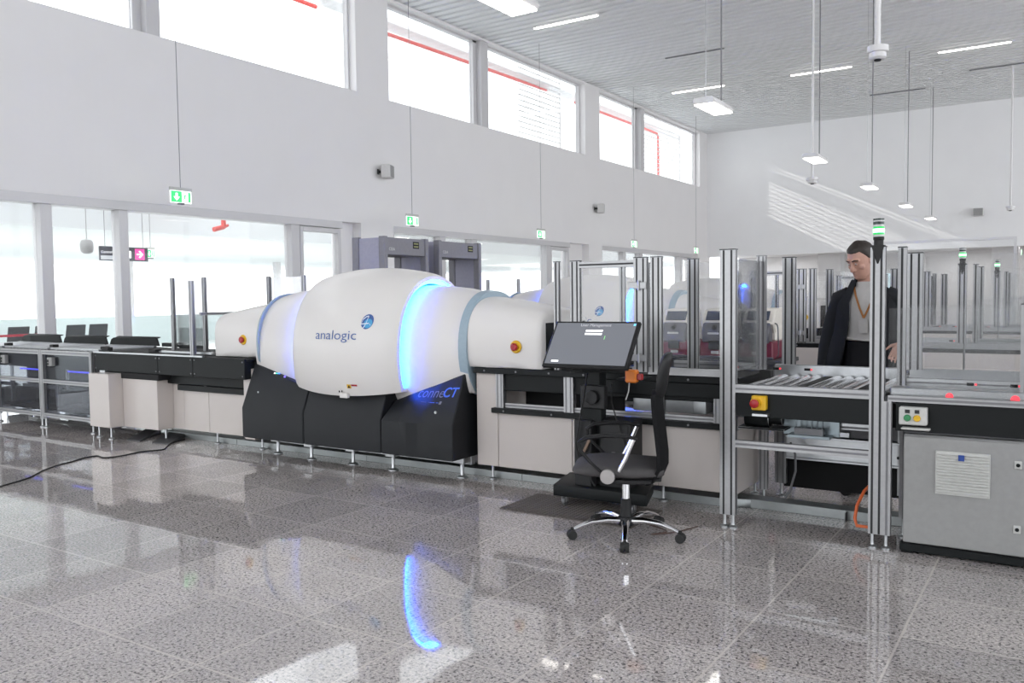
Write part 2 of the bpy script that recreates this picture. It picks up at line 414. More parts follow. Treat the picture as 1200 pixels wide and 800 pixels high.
def make_scanner():
    t = thing('baggage_scanner', 'large white egg shaped baggage scanner with glowing blue ring, front lane', 'scanner', (XM, YC, 0), 'egg shaped baggage scanners')
    # central drum cover (shell with open ends)
    mb = MB(); N = 20; xs = [XM - DH + 2 * DH * i / N for i in range(N + 1)]
    rings = []
    for i, x in enumerate(xs):
        ry, zb, zt, cl = drum_par(x); e = .0
        if i in (0, N): e = .012
        rings.append(section(x, ry - e, zb + e, zt - e, 2.15, clip=cl))
    inner = [section(x, drum_par(x)[0] - .045, drum_par(x)[1] + .045, drum_par(x)[2] - .045, 2.15, clip=drum_par(x)[3] + .03) for x in (xs[-1], xs[-1] - .16)]
    innl = [section(x, drum_par(x)[0] - .045, drum_par(x)[1] + .045, drum_par(x)[2] - .045, 2.15, clip=drum_par(x)[3] + .03) for x in (xs[0] + .16, xs[0])]
    allr = innl + rings + inner
    mb.loft(allr, False)
    drum = mb.build('drum_cover', WHITE, t, smooth=40)
    # lettering and round emblem laid on the drum
    LOGO = mat('logo_blue', (.035, .10, .33), .4); LOGO2 = mat('emblem_light_blue', (.05, .33, .62), .4); LOGOW = mat('emblem_white', (.75, .8, .85), .4)
    mb = MB(); x0, z0 = -5.545, 1.148
    mb.text('analogic', .112, lambda a, b: Vector((x0 + a * 1.33, drum_y(x0 + a * 1.33, z0 + b * 1.03), z0 + b * 1.03)), align='LEFT', bold=-.0006)
    mb.build('logo_lettering', LOGO, drum, smooth=0, label='blue lettering')
    mb = MB(); ec = (-4.985, 1.30); er = .060
    def ep(u, w, off): return Vector((ec[0] + u * .92 + w * .12, drum_y(ec[0] + u, ec[1] + w, off), ec[1] + w * 1.05))
    n = 36; c0 = [ep(er * math.cos(2 * math.pi * k / n), er * math.sin(2 * math.pi * k / n), .004) for k in range(n)]
    mb.add([ep(0, 0, .004)] + c0, [(0, 1 + k, 1 + (k + 1) % n) for k in range(n)], 0)
    c1 = [ep(.012 + er * .7 * math.cos(2 * math.pi * k / n), -.014 + er * .62 * math.sin(2 * math.pi * k / n), .0055) for k in range(n)]
    mb.add([ep(.012, -.014, .0055)] + c1, [(0, 1 + k, 1 + (k + 1) % n) for k in range(n)], 1)
    def stroke(pts, w=.0035):
        a = [ep(u - w * .4, z + w, .007) for u, z in pts]; b = [ep(u + w * .4, z - w, .007) for u, z in pts]
        mb.loft([[p, q] for p, q in zip(a, b)], False, False, 2)
    stroke([(-.030, -.055), (-.012, -.03), (-.004, .0), (.0, .032), (.006, .04), (.014, .02), (.026, -.015), (.042, -.03)])
    stroke([(-.060, -.018), (-.03, -.017), (.0, -.015), (.02, -.012)])
    stroke([(-.054, -.01), (-.045, .02), (-.02, .04), (.004, .046)])
    mb.build('round_emblem', [LOGO, LOGO2, LOGOW], drum, smooth=0, label='round blue emblem')
    mb = MB()
    lx, lz = -5.23, .672
    mb.box(lx - .045, lx + .045, drum_y(lx, .70) - .02, drum_y(lx, .70) + .02, lz - .03, lz + .012)
    mb.box(lx - .05, lx - .02, drum_y(lx, .7) - .025, drum_y(lx, .7), lz + .012, lz + .04, 1)
    mb.build('latch', [WHITE, BLACK], drum, bevel=.006)
    mb = MB(); x1 = -5.19
    def wp(u, z, off=.004): return Vector((x1 + u, drum_y(x1 + u, z, off), z))
    def quad(u0, u1, z0_, z1, mi, off): mb.add([wp(u0, z0_, off), wp(u1, z0_, off), wp(u1, z1, off), wp(u0, z1, off)], [(0, 1, 2, 3)], mi)
    quad(0, .11, .725, .765, 0, .004); quad(.002, .045, .728, .762, 1, .006); quad(.048, .108, .748, .763, 2, .006)
    mb.add([wp(.01, .732, .008), wp(.038, .732, .008), wp(.024, .757, .008)], [(0, 1, 2)], 3)
    mb.build('warning_sticker', [WHITE, YEL, RED, BLACK], drum, smooth=0)
    # cones between drum and side bands, and glow strips tucked in the drum mouths
    for s in (1, -1):
        ends = [XM + s * (DH - .15), XM + s * (DH - .02), XM + s * .80, XM + s * 1.0, XM + s * 1.20, XM + s * 1.27]
        pr = [(.455, .38, 1.60, 2.1), (.458, .38, 1.607, 2.1), (.456, .39, 1.597, 2.1), (.45, .42, 1.575, 2.15), (.425, .47, 1.535, 2.2), (.415, .5, 1.52, 2.2)]
        mb = MB().loft([section(x, ry, zb, zt, n, clip=.71 if q > 3 else .5) for q, (x, (ry, zb, zt, n)) in enumerate(zip(ends, pr))], True)
        mb.build('cone_cover', WHITE, t, smooth=40)
        xa = XM + s * (DH - .035); ry, zb, zt, cl = drum_par(xa)
        g = [section(x, ry - d, zb + d, zt - d, 2.15, clip=cl + .015) for x, d in ((xa, .046), (xa, .085), (xa - s * .02, .085), (xa - s * .02, .046))]
        MB().loft(g + [g[0]], False).build('blue_light_ring', LEDB if s > 0 else LEDB2, t, smooth=40)
        # blue grey band
        xa, xb = XM + s * 1.20, XM + s * (1.275 if s > 0 else 1.235)
        rr = [section(xa, .428, .62, 1.537, 2.2, clip=.70), section(xa, .445, .6, 1.555, 2.2, clip=.69), section(xb, .435, .6, 1.545, 2.2, clip=.69), section(xb, .40, .62, 1.51, 2.2, clip=.70)]
        MB().loft(rr, True).build('side_band', BLUEGREY, t, smooth=40)
        # tunnel hood
        L = .68
        hs = []
        for q, (ry, zt, n) in ((0, (.418, 1.50, 2.5)), (.25, (.412, 1.475, 3.2)), (.5, (.408, 1.445, 3.7)), (.75, (.404, 1.415, 4.2)), (.93, (.402, 1.39, 4.5)), (.985, (.392, 1.37, 4.5)), (1.0, (.375, 1.35, 4.5))):
            x = xb + s * L * q
            if s < 0: zt -= .02
            hs.append(section(x, ry, .935 - (zt - .935) * .35, zt, n, clip=.935))
        hood = MB().loft(hs, True).build('tunnel_hood', WHITE, t, smooth=45)
        # dark tunnel mouth with curtain
        xe = xb + s * L
        MB().box(xe, xe + s * .004, YC - .32, YC + .32, .95, 1.29).build('lead_curtain', BLACK, hood, smooth=0)
        ex = -3.607 if s > 0 else -6.80; ey = YC - (.413 if s > 0 else .41)
        b = MB().lathe([(.05, 0), (.05, .008), (.043, .014), (0.02, .014)], (ex, ey + .004, 1.106), (0, -1, 0)).build('emergency_stop', YEL, hood)
        MB().lathe([(.022, .012), (.022, .022), (.030, .026), (.030, .036), (.022, .042)], (ex, ey + .004, 1.106), (0, -1, 0), 20).build('stop_button', RED, b, label='red mushroom button')
    # charcoal base in three shells
    edges = [BX0, BSEAM[0], BSEAM[1], BX1]
    for i in range(3):
        a, b = edges[i] + (.004 if i else 0), edges[i + 1] - (.004 if i < 2 else 0)
        poly = [(5.40, .185), (5.40, .47), (5.57, .87), (6.42, .87), (6.58, .47), (6.58, .185)]
        if i == 1: poly = [(5.40, .185), (5.40, .47), (5.485, .67), (6.5, .67), (6.58, .47), (6.58, .185)]
        mb = MB()
        if i == 1: mb.prism(poly, 'x', a, b)
        else:
            # top edge dips towards the drum
            st = []
            for k in range(9):
                x = a + (b - a) * k / 8
                far = (x - BX0) / (BSEAM[0] - BX0) if i == 0 else (BX1 - x) / (BX1 - BSEAM[1])
                zt = .875 - (.262 if i else .205) * max(0, far) ** (1.0 if i else 1.15)
                yt = base_y(zt) + (.12 * max(0, far) if i else 0)
                st.append([Vector((x, 5.40, .185)), Vector((x, 5.40, .47)), Vector((x, yt, zt)), Vector((x, 12 - yt, zt)), Vector((x, 6.60, .47)), Vector((x, 6.60, .185))])
            mb.loft(st, True)
        p = mb.build('base_shell', CHAR, t, bevel=.008, smooth=30)
        if i == 0:
            def bp(u, z, off): return Vector((-6.30 + u, base_y(z) - off, z))
            mb = MB()
            for u in (0, .025, .045, .065):
                q = 0 if u == 0 else (1 if u == .025 else 2)
                mb.obox(bp(u, .80, .004), (.011, .008, .011), Matrix.Rotation(R(-23), 3, 'X'), q)
            mb.obox(bp(.15, .775, .004), (.018, .008, .02), Matrix.Rotation(R(-23), 3, 'X'), 3)
            mb.each('status_light', [mat('status_white', (.8, .8, .8), emit=(1, 1, 1), es=1.2, noise=0), mat('status_green', (.1, .6, .3), emit=(.1, .8, .4), es=.7, noise=0), mat('status_blue', (.1, .3, .8), emit=(.1, .4, 1), es=.6, noise=0), mat('status_violet', (.3, .2, .8), emit=(.3, .25, 1), es=.35, noise=0)], p)
            MB().lathe([(.009, 0), (.009, .006)], (-6.45, base_y(.62) - .001, .62), (0, -1, 0), 12).build('screw', STEEL, p)
        if i == 2:
            x0 = -4.575
            f = lambda a, b: Vector((x0 + a, base_yr(x0 + a, .665 + b * .9 + a * .055) - .004, .665 + b * .9 + a * .055))
            mb = MB().text('conne', .125, f, 0, 'LEFT', .25, -.0006)
            x1 = x0 + .292
            g = lambda a, b: Vector((x1 + a, base_yr(x1 + a, .672 + b * .9 + (a + .25) * .055) - .004, .672 + b * .9 + (a + .25) * .055))
            mb.text('CT', .118, g, 1, 'LEFT', .25, .002)
            ln = lambda u, z: Vector((x0 + .06 + u, base_yr(x0 + .06 + u, z) - .004, z))
            mb.add([ln(0, .632), ln(.12, .634), ln(.12, .638), ln(0, .636)], [(0, 1, 2, 3)], 2)
            mb.add([ln(.12, .634), ln(.215, .636), ln(.215, .64), ln(.12, .638)], [(0, 1, 2, 3)], 1)
            mb.add([ln(.22, .626), ln(.245, .628), ln(.25, .652), ln(.226, .65)], [(0, 1, 2, 3)], 0)
            mb.build('base_lettering', [mat('lettering_grey', (.14, .135, .15), .4), mat('lettering_blue', (.04, .13, .6), .4), mat('line_grey', (.09, .09, .09), .4)], p, smooth=0, label='grey and blue slanted lettering')
            MB().lathe([(.012, 0), (.012, .008)], (-4.30, base_yr(-4.30, .565) - .001, .565), (0, -1, 0), 12).build('screw', STEEL, p)
    # feet and understructure
    mb = MB().box(BX0 + .05, BX1 - .05, 5.72, 5.78, .10, .185).box(BX0 + .05, BX1 - .05, 6.3, 6.36, .10, .185)
    mb.build('under_frame', STEEL, t, bevel=.004)
    for x, y in ((-6.42, 5.66), (-5.90, 5.60), (-5.39, 5.62), (-4.90, 5.60), (-4.20, 5.66), (-6.42, 6.35), (-4.2, 6.35)):
        mb = MB().box(x - .05, x + .05, y - .05, y + .05, .125, .186)
        mb.lathe([(.045, 0), (.045, .012), (.02, .022), (.016, .03), (.016, .13)], (x, y, 0), n=18)
        mb.build('levelling_foot', STEEL, t, bevel=.004)
    return t
LEDB2 = mat('violet_light_strip', (.1, .3, 1), .5, emit=(.06, .16, 1), es=22, noise=0)
scanner = make_scanner()
# ------------------------------------------------------------------ conveyors of the front lane
def foot(mb, x, y, z=.12, r=.03):
    mb.lathe([(r, 0), (r, .010), (.012, .02), (.010, .03), (.010, z)], (x, y, 0), n=14)
def bolt(mb, x, y, z, r=.008, mi=0):
    mb.lathe([(r, 0), (r, .004), (r * .5, .006)], (x, y, z), (0, -1, 0), 8, mi)

# --- divesting benches (three alike) at the far left
BL = 1.07
def make_bench():
    x1 = -9.225; x0 = x1 - BL
    t = thing('divesting_bench', 'silver framed tray bench nearest the black infeed conveyor, front lane', 'bench', (x1, 6.0, 0), 'silver framed tray benches')
    mb = MB(); yf, yb = 5.48, 6.42
    for x in (x0 + .022, x1 - .022):
        for y in (yf, yb): mb.ext((x, y, .10), (x, y, .93), .044, .044)
    for y in (yf, yb):
        for z, h in ((.905, .05), (.56, .045), (.155, .045)): mb.ext((x0 + .044, y, z), (x1 - .044, y, z), h, .044)
    for x in (x0 + .022, x1 - .022):
        for z in (.905, .56, .155): mb.ext((x, yf + .022, z), (x, yb - .022, z), .045, .04)
    mb.build('frame', [ALU, GROOVE], t)
    mb = MB()
    for x in (x0 + .04, x1 - .04):
        for y in (yf, yb): foot(mb, x, y)
    mb.each('levelling_foot', STEEL, t)
    MB().box(x0 + .05, x1 - .05, yf + .012, yf + .018, .18, .54).box(x0 + .05, x1 - .05, yf + .012, yf + .018, .585, .88).each('side_pane', SMOKE, t, smooth=0, label='smoked clear side pane')
    MB().box(x0 + .05, x1 - .05, 5.60, 6.32, .70, .885).build('belt_trough', BLACK, t, bevel=.006)
    mb = MB().box(x0 + .05, x1 - .05, 5.6, 6.35, .18, .2).box(x0 + .1, x1 - .3, 5.9, 6.2, .2, .34).box(x0 + .08, x1 - .1, 5.75, 5.78, .42, .46, 1).ext((x1 - .16, 5.75, .2), (x1 - .16, 5.75, .54), .05, .04, mi=1, si=1)
    mb.build('drive_unit', [CREV, GROOVE], t, bevel=.004)
    MB().box(x0 + .40, x0 + .86, 5.56, 5.575, .672, .686).build('glow_bar', LEDV, t, smooth=0, label='blue violet glowing strip')
    b = MB().box(x0 + .16, x0 + .26, yf - .03, yf + .02, .745, .845).build('control_box', CABG, t, bevel=.005)
    MB().box(x0 + .17, x0 + .20, yf - .034, yf - .03, .79, .82, 0).lathe([(.012, 0), (.012, .01)], (x0 + .185, yf - .03, .77), (0, -1, 0), 12, 0).build('push_buttons', BLACK, b)
    MB().box(x0 + .05, x1 - .05, 6.385, 6.395, .18, .88).build('dark_backing', CREV, t, smooth=0)  # near-black sheet added to keep the bench interior in shade
    mb = MB()
    n = 12
    mb.box(x0 + .03, x1 - .03, 5.57, 5.60, .93, .955); mb.box(x0 + .03, x1 - .03, 6.28, 6.31, .93, .955)
    for k in range(n): mb.cyl((x0 + .09 + k * (BL - .18) / (n - 1), 5.6, .93), (x0 + .09 + k * (BL - .18) / (n - 1), 6.28, .93), .022, n=10)
    mb.build('roller_top', [STEEL], t)
    yb2 = 6.33
    poly = [(x0 + .02, .945), (x0 + .06, 1.02), (x0 + .11, 1.04), (x1 - .09, 1.06), (x1 - .05, 1.035), (x1 - .01, .95)]
    MB().prism(poly, 'y', yb2, yb2 + .02).obox((x0 + BL / 2 + .04, yb2 + .03, 1.045), (BL - .2, .07, .012), Matrix.Rotation(R(18), 3, 'X')).build('tray_guard', BLACK, t, bevel=.006, label='black upstand guard')
    MB().box(x1 - .08, x1 - .01, 5.62, 5.70, .95, .985).each('sensor_block', RUB, t, bevel=.005)
    return t
bench = make_bench()
BENCHES = [bench, dup(bench, (-BL - .004, 0, 0), 'silver framed tray bench second from the infeed conveyor, front lane'),
           dup(bench, (-2 * BL - .008, 0, 0), 'silver framed tray bench cut by the left picture edge, front lane')]

# --- infeed conveyor
def make_infeed():
    t = thing('infeed_conveyor', 'black sided infeed conveyor on cream panels left of the front scanner', 'conveyor', (-8, 6, 0), 'infeed conveyors')
    xs = [-9.20, -8.03, -7.45, -6.66]
    mb = MB().box(-9.2, -6.64, 5.60, 6.42, .62, .90)
    mb.box(-9.2, -6.64, 5.5, 6.49, .90, .926)
    mb.build('belt_bed', BLACK, t, bevel=.006)
    MB().box(-9.19, -6.7, 5.66, 6.32, .9265, .9335).build('belt', RUB, t)
    MB().box(-9.2, -7.28, 5.47, 5.50, .925, .94).box(-8.3, -7.30, 5.60, 5.64, .945, .965).build('edge_strip', STEEL, t)
    for a, b in zip(xs, xs[1:]):
        p = MB().box(a + .002, b - .002, 5.48, 5.60, .725, .925).build('side_fascia', BLACK, t, bevel=.004)
        mb = MB()
        for x in (a + .03, b - .03):
            for z in (.755, .895): bolt(mb, x, 5.48, z)
        mb.each('bolt', GROOVE, p)
    MB().box(-9.15, -8.0, 5.46, 5.6, .66, .722).box(-8.0, -6.7, 5.62, 5.7, .62, .722).build('lower_flange', CREV, t, bevel=.003)  # flange coloured near black for the shade under the fascia
    # window gap with black strip
    MB().box(-7.88, -6.78, 5.60, 5.66, .555, .615).build('black_rail', BLACK, t, bevel=.003)
    MB().box(-7.47, -7.43, 5.62, 5.66, .615, .725).build('gap_post', STEEL, t)
    MB().box(-7.88, -6.78, 5.63, 5.636, .615, .722).build('gap_pane', SMOKE, t, smooth=0)
    MB().box(-7.88, -6.78, 5.95, 5.97, .5, .9).build('gap_back', CREV, t, smooth=0)
    # cream cover panels
    def cover(x0, x1, y0, z1=.715, y1=6.40):
        MB().box(x0 + .002, x1 - .002, y0, y1, .13, z1).build('cream_panel', BEIGE, t, bevel=.004)
    cover(-9.04, -8.66, 5.31); cover(-8.66, -8.04, 5.47); cover(-8.04, -7.85, 5.66, .72)
    cover(-7.85, -7.44, 5.655, .552); cover(-7.44, -6.78, 5.655, .552)
    MB().prism([(-6.78, .13), (-6.78, .86), (-6.70, .86), (-6.63, .80), (-6.63, .13)], 'y', 5.56, 6.4).build('cream_end_panel', BEIGE, t, bevel=.004)
    mb = MB()
    for x, y in ((-8.98, 5.38), (-8.72, 5.36), (-8.1, 5.6), (-7.44, 5.75), (-6.75, 5.75), (-8.98, 6.3), (-8.1, 6.3), (-6.75, 6.3)): foot(mb, x, y, .135, .032)
    mb.each('levelling_foot', STEEL, t)
    mb = MB().box(-9.05, -8.95, 5.45, 5.55, .715, .735)
    mb.build('bracket', STEEL, t)
    # guard posts with glass on the far side and near corner post
    for x, y in ((-8.47, 6.0), (-7.98, 6.05), (-7.42, 6.47), (-6.87, 6.47)):
        MB().ext((x, y, .94), (x, y, 1.755), .04, .04, si=1).build('guard_post', [ALU, GROOVE], t)
    MB().ext((-7.50, 5.53, .92), (-7.50, 5.53, 1.70), .05, .04).build('guard_post', [ALU, GROOVE], t)
    MB().ext((-7.47, 5.6, 1.36), (-7.44, 6.45, 1.36), .03, .03).build('guard_rail', [ALU, GROOVE], t)
    MB().box(-8.45, -8.0, 6.02, 6.03, 1.0, 1.74).box(-7.40, -6.89, 6.465, 6.475, 1.0, 1.74).each('guard_pane', GLASS, t, smooth=0)
    MB().box(-8.44, -8.0, 6.04, 6.05, .96, 1.19).build('strip_curtain', BLACK, t)
    MB().prism([(-9.2, .945), (-8.85, .945), (-8.55, 1.07), (-8.50, 1.10), (-8.50, .945)], 'y', 6.36, 6.38).box(-9.2, -8.5, 6.34, 6.4, .945, .99).build('tray_guard', BLACK, t, bevel=.004)
    MB().box(-8.3, -8.18, 5.56, 5.64, .945, .98).box(-9.15, -9.02, 5.54, 5.6, .945, .985).each('sensor_block', RUB, t, bevel=.004)
    return t
infeed = make_infeed()

# --- outfeed conveyor behind the monitor
def make_outfeed():
    t = thing('outfeed_conveyor', 'cream panelled outfeed conveyor with glass enclosure right of the front scanner', 'conveyor', (-3, 6, 0), 'outfeed conveyors')
    MB().box(-4.05, -1.88, 5.66, 6.42, .75, .91).build('belt_bed', BLACK, t, bevel=.006)
    MB().box(-3.3, -1.88, 5.72, 6.3, .911, .922).build('belt', RUB, t)
    p = MB().box(-4.03, -1.87, 5.60, 5.66, .885, .932).build('top_rail', BLACK, t, bevel=.004)
    mb = MB()
    for x in (-3.92, -3.62, -3.32, -3.02, -2.6, -2.2): bolt(mb, x, 5.60, .908)
    mb.each('bolt', GROOVE, p)
    MB().box(-2.98, -1.87, 5.605, 5.66, .785, .884).build('side_fascia', BLACK, t, bevel=.004)
    p = MB().box(-3.86, -1.87, 5.60, 5.66, .572, .612).build('lower_rail', BLACK, t, bevel=.003)
    mb = MB()
    for x in (-3.74, -3.3, -2.7, -2.2): bolt(mb, x, 5.60, .592)
    mb.each('bolt', GROOVE, p)
    for x, w in ((-3.80, .07), (-3.17, .08), (-2.42, .04), (-2.0, .06)):
        MB().ext((x, 5.66, .612), (x, 5.66, .886), w, .05, si=1).build('gap_post', [ALU, GROOVE], t)
    MB().ext((-3.76, 5.67, .632), (-3.21, 5.67, .632), .035, .03).ext((-3.13, 5.67, .632), (-1.9, 5.67, .632), .035, .03).each('gap_rail', [ALU, GROOVE], t)
    MB().box(-3.78, -2.88, 6.0, 6.02, .56, .9).box(-3.78, -2.88, 5.68, 6.0, .56, .57).build('gap_back', CREV, t, smooth=0)  # near-black sheets added to darken the open gap
    MB().box(-2.85, -1.9, 6.1, 6.12, .6, .8).box(-2.3, -2.2, 5.95, 6.08, .62, .75).build('drive_plate', STEEL, t, bevel=.004)
    for a, b, z in ((-4.04, -3.83, .884), (-3.83, -3.15, .571), (-3.15, -2.45, .571), (-2.45, -1.87, .571)):
        MB().box(a + .002, b - .002, 5.655, 6.40, .13, z).build('cream_panel', BEIGE, t, bevel=.004)
    mb = MB()
    for x in (-3.95, -3.15, -2.45, -1.95):
        for y in (5.75, 6.3): foot(mb, x, y, .135, .032)
    mb.each('levelling_foot', STEEL, t)
    # enclosure of posts, rails and glass
    for (x, y, w, d, z0, z1) in ((-3.29, 5.69, .04, .04, .93, 1.755), (-3.11, 5.66, .08, .04, .93, 1.755), (-2.55, 5.60, .10, .04, .95, 1.76), (-2.43, 5.60, .08, .04, .95, 1.76),
                           (-2.37, 6.14, .08, .04, .93, 1.76), (-3.02, 6.28, .04, .04, .93, 1.745), (-2.83, 6.28, .08, .04, .93, 1.745)):
        MB().ext((x, y, z0), (x, y, z1), w, d).box(x - w / 2 - .001, x + w / 2 + .001, y - d / 2 - .001, y + d / 2 + .001, z1, z1 + .006, 1).build('guard_post', [ALU, SLOT], t)
    MB().ext((-3.07, 5.655, 1.725), (-2.60, 5.655, 1.725), .045, .04).build('door_rail', [ALU, SLOT], t)
    MB().box(-2.50, -1.9, 5.60, 5.64, .935, .985).ext((-2.6, 6.34, .955), (-1.9, 6.34, .955), .05, .04).ext((-3.06, 5.66, .955), (-2.62, 5.66, .955), .05, .04).each('side_rail', [ALU, GROOVE], t)
    mb = MB()
    for z in (1.05, 1.565): mb.keep(False).box(-2.64, -2.50, 5.568, 5.58, z - .024, z + .024).keep().cyl((-2.555, 5.565, z - .035), (-2.555, 5.565, z + .035), .009, n=10)
    mb.each('hinge', ALU, t, bevel=.003)
    MB().box(-3.07, -2.61, 5.65, 5.66, .985, 1.70).box(-2.41, -1.9, 6.15, 6.16, .985, 1.74).box(-2.8, -2.0, 6.28, 6.286, .99, 1.74).each('guard_pane', GLASS, t, smooth=0)
    MB().box(-3.26, -3.05, 5.95, 6.28, 1.16, 1.22).box(-3.24, -2.85, 6.0, 6.22, .95, 1.16, 1).box(-3.2, -3.08, 5.61, 5.645, 1.2, 1.28).cyl((-3.16, 5.6, 1.235), (-3.16, 5.57, 1.235), .03, n=14, mi=2).build('lock_bracket', [STEEL, CREV, RUB], t, bevel=.004)
    MB().box(-3.02, -2.98, 6.27, 6.31, 1.745, 1.765).build('beacon', RED, t, bevel=.004, label='small red beacon')
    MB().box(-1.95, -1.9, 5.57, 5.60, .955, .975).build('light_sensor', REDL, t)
    return t
outfeed = make_outfeed()

# --- diverter conveyor in an aluminium frame
def roller(x, y0, y1, z, r, parent, part='roller'):
    return MB().cyl((x, y0, z), (x, y1, z), r, n=16).cyl((x, y0 - .03, z), (x, y0, z), .008, n=8).cyl((x, y1, z), (x, y1 + .03, z), .008, n=8).build(part, ROLL, parent)
ROLL = mat('roller_steel', (.66, .66, .67), .22, .85)
def make_diverter():
    t = thing('roller_diverter', 'silver framed roller diverter with yellow emergency stop, front lane', 'conveyor', (-1.35, 5.8, 0), 'roller diverters')
    XA, XB = -1.81, -.925
    for x, y, w, z1 in ((XA, 5.30, .10, 1.775), (XB, 5.30, .08, 1.755)):
        MB().ext((x, y, .085), (x, y, z1), w, .045).box(x - w / 2 - .002, x + w / 2 + .002, y - .025, y + .025, z1, z1 + .006, 1).build('front_post', [ALU, SLOT], t)
    MB().ext((XB + .06, 5.30, .085), (XB + .06, 5.30, .868), .04, .045, si=2).ext((XA, 6.05, .1), (XA, 6.05, .80), .06, .045, si=2).ext((XA + .05, 6.32, .1), (XA + .05, 6.32, .93), .08, .045, si=2).ext((XB, 6.32, .1), (XB, 6.32, .93), .08, .045, si=2).each('lower_post', [ALU, SLOT, GROOVE], t)
    for x, y, w, z1 in ((-1.79, 5.93, .06, 1.755), (-1.69, 6.26, .09, 1.75)):
        MB().ext((x, y, .97), (x, y, z1), w, .04).box(x - w / 2 - .002, x + w / 2 + .002, y - .022, y + .022, z1, z1 + .006, 1).build('rear_post', [ALU, SLOT if w > .07 else GROOVE], t)
    # swing door along the depth
    d = MB().ext((-1.79, 5.34, 1.735), (-1.79, 5.9, 1.735), .04, .03).ext((-1.79, 5.34, .985), (-1.79, 5.9, .985), .04, .03).ext((-1.79, 5.34, .935), (-1.79, 5.9, .935), .04, .03).ext((-1.79, 5.88, 1.0), (-1.79, 5.88, 1.72), .03, .03).build('side_door', [ALU, GROOVE], t)
    MB().box(-1.795, -1.787, 5.34, 5.87, 1.0, 1.72).build('door_pane', GLASS, d, smooth=0)
    MB().box(-1.80, -1.72, 5.91, 5.98, .90, .965).build('door_clip', RUB, d, bevel=.004)
    # rails
    MB().ext((XA + .05, 5.30, .90), (XB - .04, 5.30, .90), .05, .045).build('front_rail', [ALU, GROOVE], t)
    MB().ext((XA + .05, 5.30, .548), (XB - .04, 5.30, .548), .045, .045).build('lower_rail', [ALU, GROOVE], t)
    MB().ext((XA, 5.32, .335), (XA, 6.03, .335), .04, .04).ext((XB + .04, 5.32, .335), (XB + .04, 6.3, .335), .04, .04).ext((XB + .04, 5.32, .60), (XB + .04, 6.3, .60), .04, .04).each('depth_rail', [ALU, GROOVE], t)
    MB().box(XA + .05, XB - .04, 5.285, 5.31, .725, .874).build('side_fascia', BLACK, t, bevel=.003)
    MB().box(XA + .03, XB, 6.22, 6.26, .90, .985).build('rear_guide', STEEL, t, bevel=.004)
    MB().box(XA + .05, XB, 5.35, 5.38, .86, .92).build('front_guide', STEEL, t, bevel=.004)
    MB().box(XA + .05, XB + .04, 5.38, 6.2, .84, .85).build('bed_plate', GROOVE, t)
    # rollers, with dark cross belts between them
    for k, x in enumerate((-1.70, -1.62, -1.545, -1.47, -1.33, -1.255, -1.18, -1.105, -.96)):
        roller(x, 5.42, 6.18, .892, .03, t)
    for x in (-1.40, -1.035): MB().box(x - .028, x + .028, 5.40, 6.2, .885, .912).build('transfer_belt', RUB, t, bevel=.004)
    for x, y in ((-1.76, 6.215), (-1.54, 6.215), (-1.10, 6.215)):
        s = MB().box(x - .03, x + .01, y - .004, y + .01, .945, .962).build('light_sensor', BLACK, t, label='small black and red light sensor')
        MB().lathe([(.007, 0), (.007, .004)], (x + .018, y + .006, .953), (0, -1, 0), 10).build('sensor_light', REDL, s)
    # emergency stop box
    e = MB().box(-1.645, -1.555, 5.235, 5.285, .775, .865).build('emergency_stop', YEL, t, bevel=.006)
    MB().lathe([(.034, 0), (.034, .012)], (-1.615, 5.235, .82), (0, -1, 0), 20, 0).lathe([(.02, .01), (.02, .02), (.027, .024), (.027, .04), (.018, .046)], (-1.615, 5.235, .82), (0, -1, 0), 20, 1).build('stop_button', [YEL, RED], e, label='red mushroom button')
    MB().box(-1.64, -1.545, 5.24, 5.285, .738, .752).build('bracket', STEEL, t)
    # pneumatics and motor under the bed
    mb = MB().cyl((-1.76, 5.5, .69), (-1.60, 5.5, .69), .055, n=20, mi=1).cyl((-1.60, 5.5, .69), (-1.52, 5.5, .69), .035, n=16, mi=1).box(-1.80, -1.5, 5.45, 5.6, .62, .635, 1)
    mb.build('drive_motor', [STEEL, BLACK], t, bevel=.003)
    mb = MB().box(-1.55, -1.20, 5.62, 5.63, .58, .74).box(-1.50, -1.24, 5.52, 5.62, .575, .595).box(-1.46, -1.28, 5.53, 5.58, .595, .64, 1)
    for k in range(6):
        x = -1.45 + k * .032
        mb.tube([(x, 5.55, .63), (x, 5.55, .68), (x + .004, 5.56, .74)], .006, 8, 2)
    mb.build('valve_block', [mat('pale_zinc_plate', (.36, .42, .45), .35, .6), GROOVE, mat('blue_hose', (.02, .03, .1), .4)], t, bevel=.002)
    MB().ext((-1.20, 5.7, .66), (XB, 5.7, .66), .06, .10).build('cross_beam', [STEEL, GROOVE], t)
    mb = MB().box(-1.72, XB + .02, 6.30, 6.36, .30, .46).box(-1.72, XB + .02, 6.28, 6.30, .29, .305).box(-1.72, XB + .02, 6.28, 6.3, .45, .465).box(-1.72, XB + .02, 6.32, 6.35, .47, .56, 1)
    for k in range(4): bolt(mb, -1.5 + k * .18, 6.30, .36, .012, 2)
    mb.box(-1.42, -1.28, 6.29, 6.31, .475, .51)
    mb.build('rear_beam', [STEEL, GROOVE, SLOT], t, bevel=.004)
    MB().box(-1.05, -.96, 5.75, 5.9, .38, .46).build('junction_box', BLACK, t, bevel=.006)
    MB().box(-1.76, -.9, 6.40, 6.41, .06, .8).build('rear_cover', CREV, t, smooth=0)
    MB().tube([(-1.66, 6.2, .42), (-1.60, 6.1, .36), (-1.585, 6.05, .25), (-1.61, 6.0, .12), (-1.66, 5.98, .03)], .008, 8).build('conduit', GROOVE, t)
